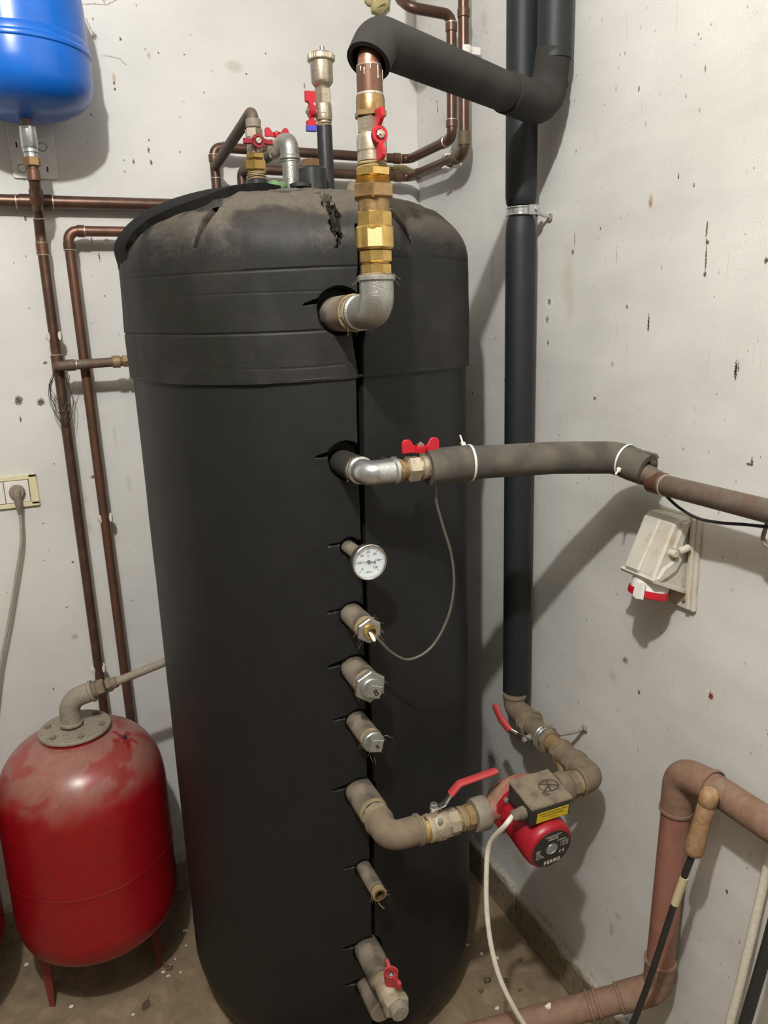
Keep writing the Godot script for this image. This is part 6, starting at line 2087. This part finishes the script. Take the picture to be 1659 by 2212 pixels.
	for s in [-1.0, 1.0]:
		plate(mb, st - X * 0.026, -X, Y * s, [Vector2(-0.004, 0.008), Vector2(0.002, 0.008), Vector2(0.006, 0.016), Vector2(0.012, 0.018), Vector2(0.012, 0.037), Vector2(-0.008, 0.037), Vector2(-0.008, 0.018), Vector2(-0.004, 0.015)], 0.010, 0.001)
	h = part("handle", mb, M.red_handle, t)
	mb = MB.new()
	box(mb, st - X * 0.028 - Y * 0.032, X * 0.0104, Y * 0.0052, Z * 0.0056, 0.0006)
	part("blue_tip", mb, M.blue_plastic, h)
	t = thing("air_vent", "nickel automatic air vent with a knurled cap above the tank", "air vent", a.call(2.10))
	mb = MB.new()
	lathe(mb, a.call(2.100), Y, [Vector2(0, 0.012), Vector2(0.004, 0.0128), Vector2(0.005, 0.0155), Vector2(0.012, 0.0215), Vector2(0.015, 0.0225), Vector2(0.052, 0.0228), Vector2(0.053, 0.02)], 36)
	part("body", mb, M.nickel, t)
	mb = MB.new()
	lathe(mb, a.call(2.151), Y, [Vector2(0, 0.02), Vector2(0.0, 0.0258), Vector2(0.002, 0.027), Vector2(0.011, 0.0268), Vector2(0.014, 0.0245), Vector2(0.0155, 0.0)], 40)
	for i in 36:
		var q := TAU * i / 36
		var e := Vector3(cos(q), 0, sin(q))
		box(mb, a.call(2.1575) + e * 0.0270, e * 0.0011, Y * 0.0052, Vector3(-e.z, 0, e.x) * 0.0013, 0.0004)
	part("knurled_cap", mb, M.nickel, t)
	mb = MB.new()
	cyl(mb, a.call(2.165) + Vector3(0.003, 0, 0.0), a.call(2.180) + Vector3(0.003, 0, 0.0), 0.0050, 14)
	part("valve_pin", mb, M.steel, t)
	# foam lumps
	t = thing("foam_lump", "pale yellow blob of mounting foam around the pipe at the wall top", "foam", Vector3(-0.105, 2.43, 0.0))
	mb = MB.new()
	lump(mb, Vector3(-0.108, 2.445, 0.008), Vector3(0.028, 0.026, 0.018), 0.8, 3, 12, 18)
	part("foam", mb, M.foam_yellow, t)
	t = thing("foam_lump", "flat pale yellow foam patch behind the lower corner pipe", "foam", Vector3(-0.05, 2.03, 0.0))
	mb = MB.new()
	lump(mb, Vector3(-0.052, 2.040, 0.004), Vector3(0.030, 0.014, 0.010), 0.8, 6, 12, 18)
	part("foam", mb, M.foam_yellow, t)

# ---------------------------------------------------------------- right wall: industrial socket, drain, poles
func build_right() -> void:
	var X := Vector3.RIGHT
	var Y := Vector3.UP
	var Z := Vector3.BACK
	# industrial socket: back plate, wedge housing, angled outlet with a red ring lid
	var t := thing("industrial_socket", "pale grey industrial power socket with a red lid on the right wall", "socket", Vector3(0, 1.12, 1.055))
	var mb := MB.new()
	abox(mb, Vector3(-0.010, 1.118, 1.004), Vector3(0.0, 1.294, 1.106), 0.003)
	var bp := part("back_plate", mb, M.socket_grey, t)
	mb = MB.new()
	abox(mb, Vector3(-0.016, 1.122, 1.090), Vector3(-0.008, 1.290, 1.100), 0.003)
	part("plate_rim", mb, M.socket_grey, bp)
	for y in [1.278, 1.137]:
		mb = MB.new()
		cyl(mb, Vector3(-0.0095, y, 1.083), Vector3(-0.013, y, 1.083), 0.0048, 14, 0.0006)
		part("screw", mb, M.brass_dusty, bp)
	mb = MB.new()
	# wedge housing in side view (-x, y)
	plate(mb, Vector3(0, 0, 1.046), -X, Y, [Vector2(0.008, 1.290), Vector2(0.034, 1.290), Vector2(0.046, 1.280), Vector2(0.083, 1.196), Vector2(0.086, 1.186), Vector2(0.080, 1.181), Vector2(0.008, 1.152)], 0.078, 0.004)
	var hs := part("housing", mb, M.socket_grey, t)
	mb = MB.new()     # raised rib down the front and the side cheek
	plate(mb, Vector3(0, 0, 1.034), -X, Y, [Vector2(0.030, 1.284), Vector2(0.046, 1.2835), Vector2(0.091, 1.196), Vector2(0.088, 1.188), Vector2(0.04, 1.19)], 0.036, 0.003)
	part("raised_panel", mb, M.socket_grey, hs)
	mb = MB.new()
	plate(mb, Vector3(0, 0, 1.086), -X, Y, [Vector2(0.010, 1.286), Vector2(0.030, 1.282), Vector2(0.046, 1.240), Vector2(0.040, 1.222), Vector2(0.052, 1.212), Vector2(0.066, 1.206), Vector2(0.080, 1.188), Vector2(0.074, 1.181), Vector2(0.040, 1.196), Vector2(0.026, 1.216), Vector2(0.026, 1.246)], 0.010, 0.002)
	part("side_rib", mb, M.socket_grey, hs)
	mb = MB.new()
	cyl(mb, Vector3(-0.050, 1.232, 1.084), Vector3(-0.050, 1.232, 1.099), 0.0066, 18)
	cyl(mb, Vector3(-0.040, 1.234, 1.094), Vector3(-0.020, 1.240, 1.097), 0.0062, 16)
	part("hinge_pin", mb, M.socket_grey, hs)
	mb = MB.new()
	plate(mb, Vector3(0, 0, 1.046), -X, Y, [Vector2(0.006, 1.146), Vector2(0.087, 1.181), Vector2(0.090, 1.187), Vector2(0.086, 1.190), Vector2(0.006, 1.155)], 0.086, 0.0012)
	part("bottom_lip", mb, M.socket_grey, hs)
	var od := Vector3(-0.22, -0.97, 0.0).normalized()
	var oc := Vector3(-0.052, 1.176, 1.046)
	mb = MB.new()
	lathe(mb, oc, od, [Vector2(-0.01, 0.0), Vector2(-0.01, 0.033), Vector2(0.024, 0.033), Vector2(0.026, 0.034), Vector2(0.026, 0.0)], 36)
	part("outlet_barrel", mb, M.white_plastic, t)
	mb = MB.new()
	lathe(mb, oc, od, [Vector2(0.022, 0.034), Vector2(0.023, 0.0365), Vector2(0.034, 0.0365), Vector2(0.036, 0.034), Vector2(0.036, 0.0)], 36)
	var lid := part("red_lid", mb, M.red_handle, t)
	mb = MB.new()
	plate(mb, oc + od * 0.018 + Vector3(-0.035, 0.0, 0.012), od, Z, [Vector2(-0.016, -0.010), Vector2(0.012, -0.012), Vector2(0.015, 0.0), Vector2(0.012, 0.012), Vector2(-0.016, 0.010)], 0.006, 0.001)
	part("lid_latch", mb, M.white_plastic, lid)
	# drain pipe
	var dx := -0.050
	t = thing("drain_pipe", "upright brown plastic drain pipe with elbows at the right wall", "pipe", Vector3(dx, 0.33, 1.125))
	mb = MB.new()
	tube(mb, [Vector3(dx, 0.37, 1.122), Vector3(dx, 0.82, 1.140)], 0.0262, 30)
	part("pipe", mb, M.drain_brown, t)
	mb = MB.new()
	tube(mb, bend([Vector3(dx, 0.755, 1.138), Vector3(dx, 0.832, 1.141), Vector3(dx, 0.846, 1.215)], 0.036, 9), 0.0288, 30)
	var el := part("top_elbow", mb, M.drain_dusty, t)
	mb = MB.new()
	lathe(mb, Vector3(dx, 0.846, 1.210), Vector3(0, 0.02, 1), [Vector2(0, 0.029), Vector2(0.001, 0.0305), Vector2(0.006, 0.0305), Vector2(0.007, 0.028)], 28)
	part("rim", mb, M.drain_dusty, el)
	mb = MB.new()
	lathe(mb, Vector3(dx, 0.750, 1.1375), Y, [Vector2(0, 0.028), Vector2(0.001, 0.0305), Vector2(0.006, 0.0305), Vector2(0.007, 0.028)], 28)
	part("rim", mb, M.drain_dusty, el)
	mb = MB.new()
	var fd := Vector3(-0.39, -0.13, -0.17).normalized()
	tube(mb, bend([Vector3(dx, 0.408, 1.1235), Vector3(dx, 0.336, 1.121), Vector3(dx, 0.336, 1.121) + fd * 0.075], 0.034, 9), 0.0288, 30)
	el = part("bottom_elbow", mb, M.drain_dusty, t)
	mb = MB.new()
	lathe(mb, Vector3(dx, 0.402, 1.1232), Y, [Vector2(0, 0.028), Vector2(0.001, 0.0308), Vector2(0.005, 0.0308), Vector2(0.006, 0.0265)], 28)
	part("rim", mb, M.drain_dusty, el)
	var e0 := Vector3(dx, 0.336, 1.121) + fd * 0.06
	t = thing("drain_pipe", "dusty brown drain pipe sloping across the floor from the wall elbow", "pipe", e0 + fd * 0.6)
	mb = MB.new()
	tube(mb, [e0, e0 + fd * 0.82], 0.0258, 28)
	part("pipe", mb, M.drain_dusty, t)
	for s in [0.015, 0.06, 0.075]:
		mb = MB.new()
		lathe(mb, e0 + fd * s, fd, [Vector2(0, 0.026), Vector2(0.001, 0.0295), Vector2(0.006, 0.0295), Vector2(0.007, 0.026)], 28)
		part("rim", mb, M.drain_dusty, t)
	mb = MB.new()
	lump(mb, e0 + fd * 0.165 + Vector3(0, 0.026, 0), Vector3(0.008, 0.005, 0.006), 0.9, 4, 6, 9)
	part("plaster_crumb", mb, M.chalk, t)
	t = thing("drain_pipe", "dusty brown drain pipe running along the right wall from the top elbow", "pipe", Vector3(dx, 0.846, 1.215))
	mb = MB.new()
	tube(mb, [Vector3(dx, 0.845, 1.205), Vector3(dx, 0.858, 1.80)], 0.0262, 28)
	part("pipe", mb, M.drain_dusty, t)
	# poker with a wooden handle
	var h0 := Vector3(-0.102, 0.742, 1.232)
	var h1 := Vector3(-0.096, 0.874, 1.253)
	var ud := (h1 - h0).normalized()
	t = thing("poker_rod", "thin black rod with a turned wooden handle leaning on the drain pipe", "poker", Vector3(-0.19, 0.0, 1.09))
	mb = MB.new()
	var l := h0.distance_to(h1)
	lathe(mb, h0, ud, [Vector2(0, 0.0), Vector2(0.0, 0.011), Vector2(0.005, 0.0155), Vector2(0.015, 0.0165), Vector2(0.045, 0.0150), Vector2(0.08, 0.0140), Vector2(0.104, 0.0145), Vector2(0.107, 0.0128), Vector2(0.110, 0.0150), Vector2(0.121, 0.0155), Vector2(0.131, 0.0145), Vector2(0.136, 0.0100), Vector2(0.137, 0.0)], 26)
	part("wooden_handle", mb, M.wood, t)
	mb = MB.new()
	tube(mb, spline([h0 + ud * 0.02, h0, Vector3(-0.112, 0.64, 1.212), Vector3(-0.140, 0.36, 1.165), Vector3(-0.19, 0.004, 1.09)], 6), 0.0058, 12)
	part("rod", mb, M.black_rubber, t)
	mb = MB.new()
	tube(mb, [Vector3(-0.1065, 0.690, 1.222), Vector3(-0.1125, 0.628, 1.2105)], 0.0072, 14)
	part("tape_wrap", mb, M.tape, t)
	# poles at the frame's edge
	rod("plastic_conduit", "pale plastic conduit leaning against the right wall behind the poker", "pole", spline([Vector3(-0.012, 0.790, 1.312), Vector3(-0.016, 0.74, 1.308), Vector3(-0.03, 0.55, 1.296), Vector3(-0.04, 0.38, 1.280), Vector3(-0.07, 0.007, 1.24)], 6), 0.0075, M.cable_white, "", 14)
	rod("black_pole", "thick black pole leaning on the right wall beside the pale conduit", "pole", [Vector3(-0.078, 0.93, 1.404), Vector3(-0.10, 0.69, 1.388), Vector3(-0.163, 0.0, 1.325)], 0.0092, M.black_rubber, "", 14)

# ---------------------------------------------------------------- litter on the floor
func build_litter() -> void:
	var g := RandomNumberGenerator.new()
	g.seed = 99
	var spots := [[-1.268, 0.12], [-1.21, 0.20], [-0.935, 0.300], [-0.925, 0.318], [-0.893, 0.320], [-0.915, 0.286], [-0.900, 0.27], [-0.86, 0.18], [-0.865, 0.235], [-1.16, 0.31], [-1.09, 0.45], [-1.02, 0.40], [-0.15, 0.60], [-0.17, 0.56], [-0.12, 0.63], [-0.20, 0.76], [-0.235, 0.78], [-0.26, 0.83]]
	var k := 0
	for s in spots:
		var t := thing("plaster_crumb", "small white crumb of plaster on the dusty floor", "crumb", Vector3(s[0], 0, s[1]), "white plaster crumbs on the floor")
		var mb := MB.new()
		var r := g.randf_range(0.0022, 0.0055)
		lump(mb, Vector3(s[0], r * 0.5, s[1]), Vector3(r * g.randf_range(0.8, 1.6), r * 0.6, r), 0.9, k + 20, 6, 8)
		part("crumb", mb, M.chalk, t)
		k += 1
	for s in [[-0.918, 0.295, 0.010], [-0.925, 0.283, 0.008], [-0.18, 0.68, 0.012], [-0.14, 0.70, 0.009], [-0.21, 0.70, 0.008], [-0.12, 0.74, 0.006], [-0.07, 0.66, 0.008]]:
		var t := thing("dirt_clod", "dark crumbly clod of dirt lying on the floor", "clod", Vector3(s[0], 0, s[1]), "dark dirt clods on the floor")
		var mb := MB.new()
		lump(mb, Vector3(s[0], s[2] * 0.3, s[1]), Vector3(s[2] * 0.8, s[2] * 0.4, s[2] * 0.6), 0.9, k + 40, 7, 10)
		part("clod", mb, M.dirt_crumb, t)
		k += 1
	var lf := thing("dry_leaf", "flat dry brown leaf lying on the floor before the vessel", "leaf", Vector3(-0.988, 0, 0.385))
	var mb2 := MB.new()
	plate(mb2, Vector3(-0.988, 0.002, 0.385), Vector3(0.9, 0.05, 0.4).normalized(), Vector3(0.4, 0, -0.9).normalized(), [Vector2(0, -0.016), Vector2(0.008, -0.010), Vector2(0.0105, 0.0), Vector2(0.007, 0.010), Vector2(0.0012, 0.016), Vector2(0.001, 0.026), Vector2(-0.001, 0.026), Vector2(-0.0012, 0.016), Vector2(-0.008, 0.009), Vector2(-0.0105, -0.001), Vector2(-0.007, -0.011)], 0.0012, 0.0)
	part("blade", mb2, M.leaf_dry, lf)
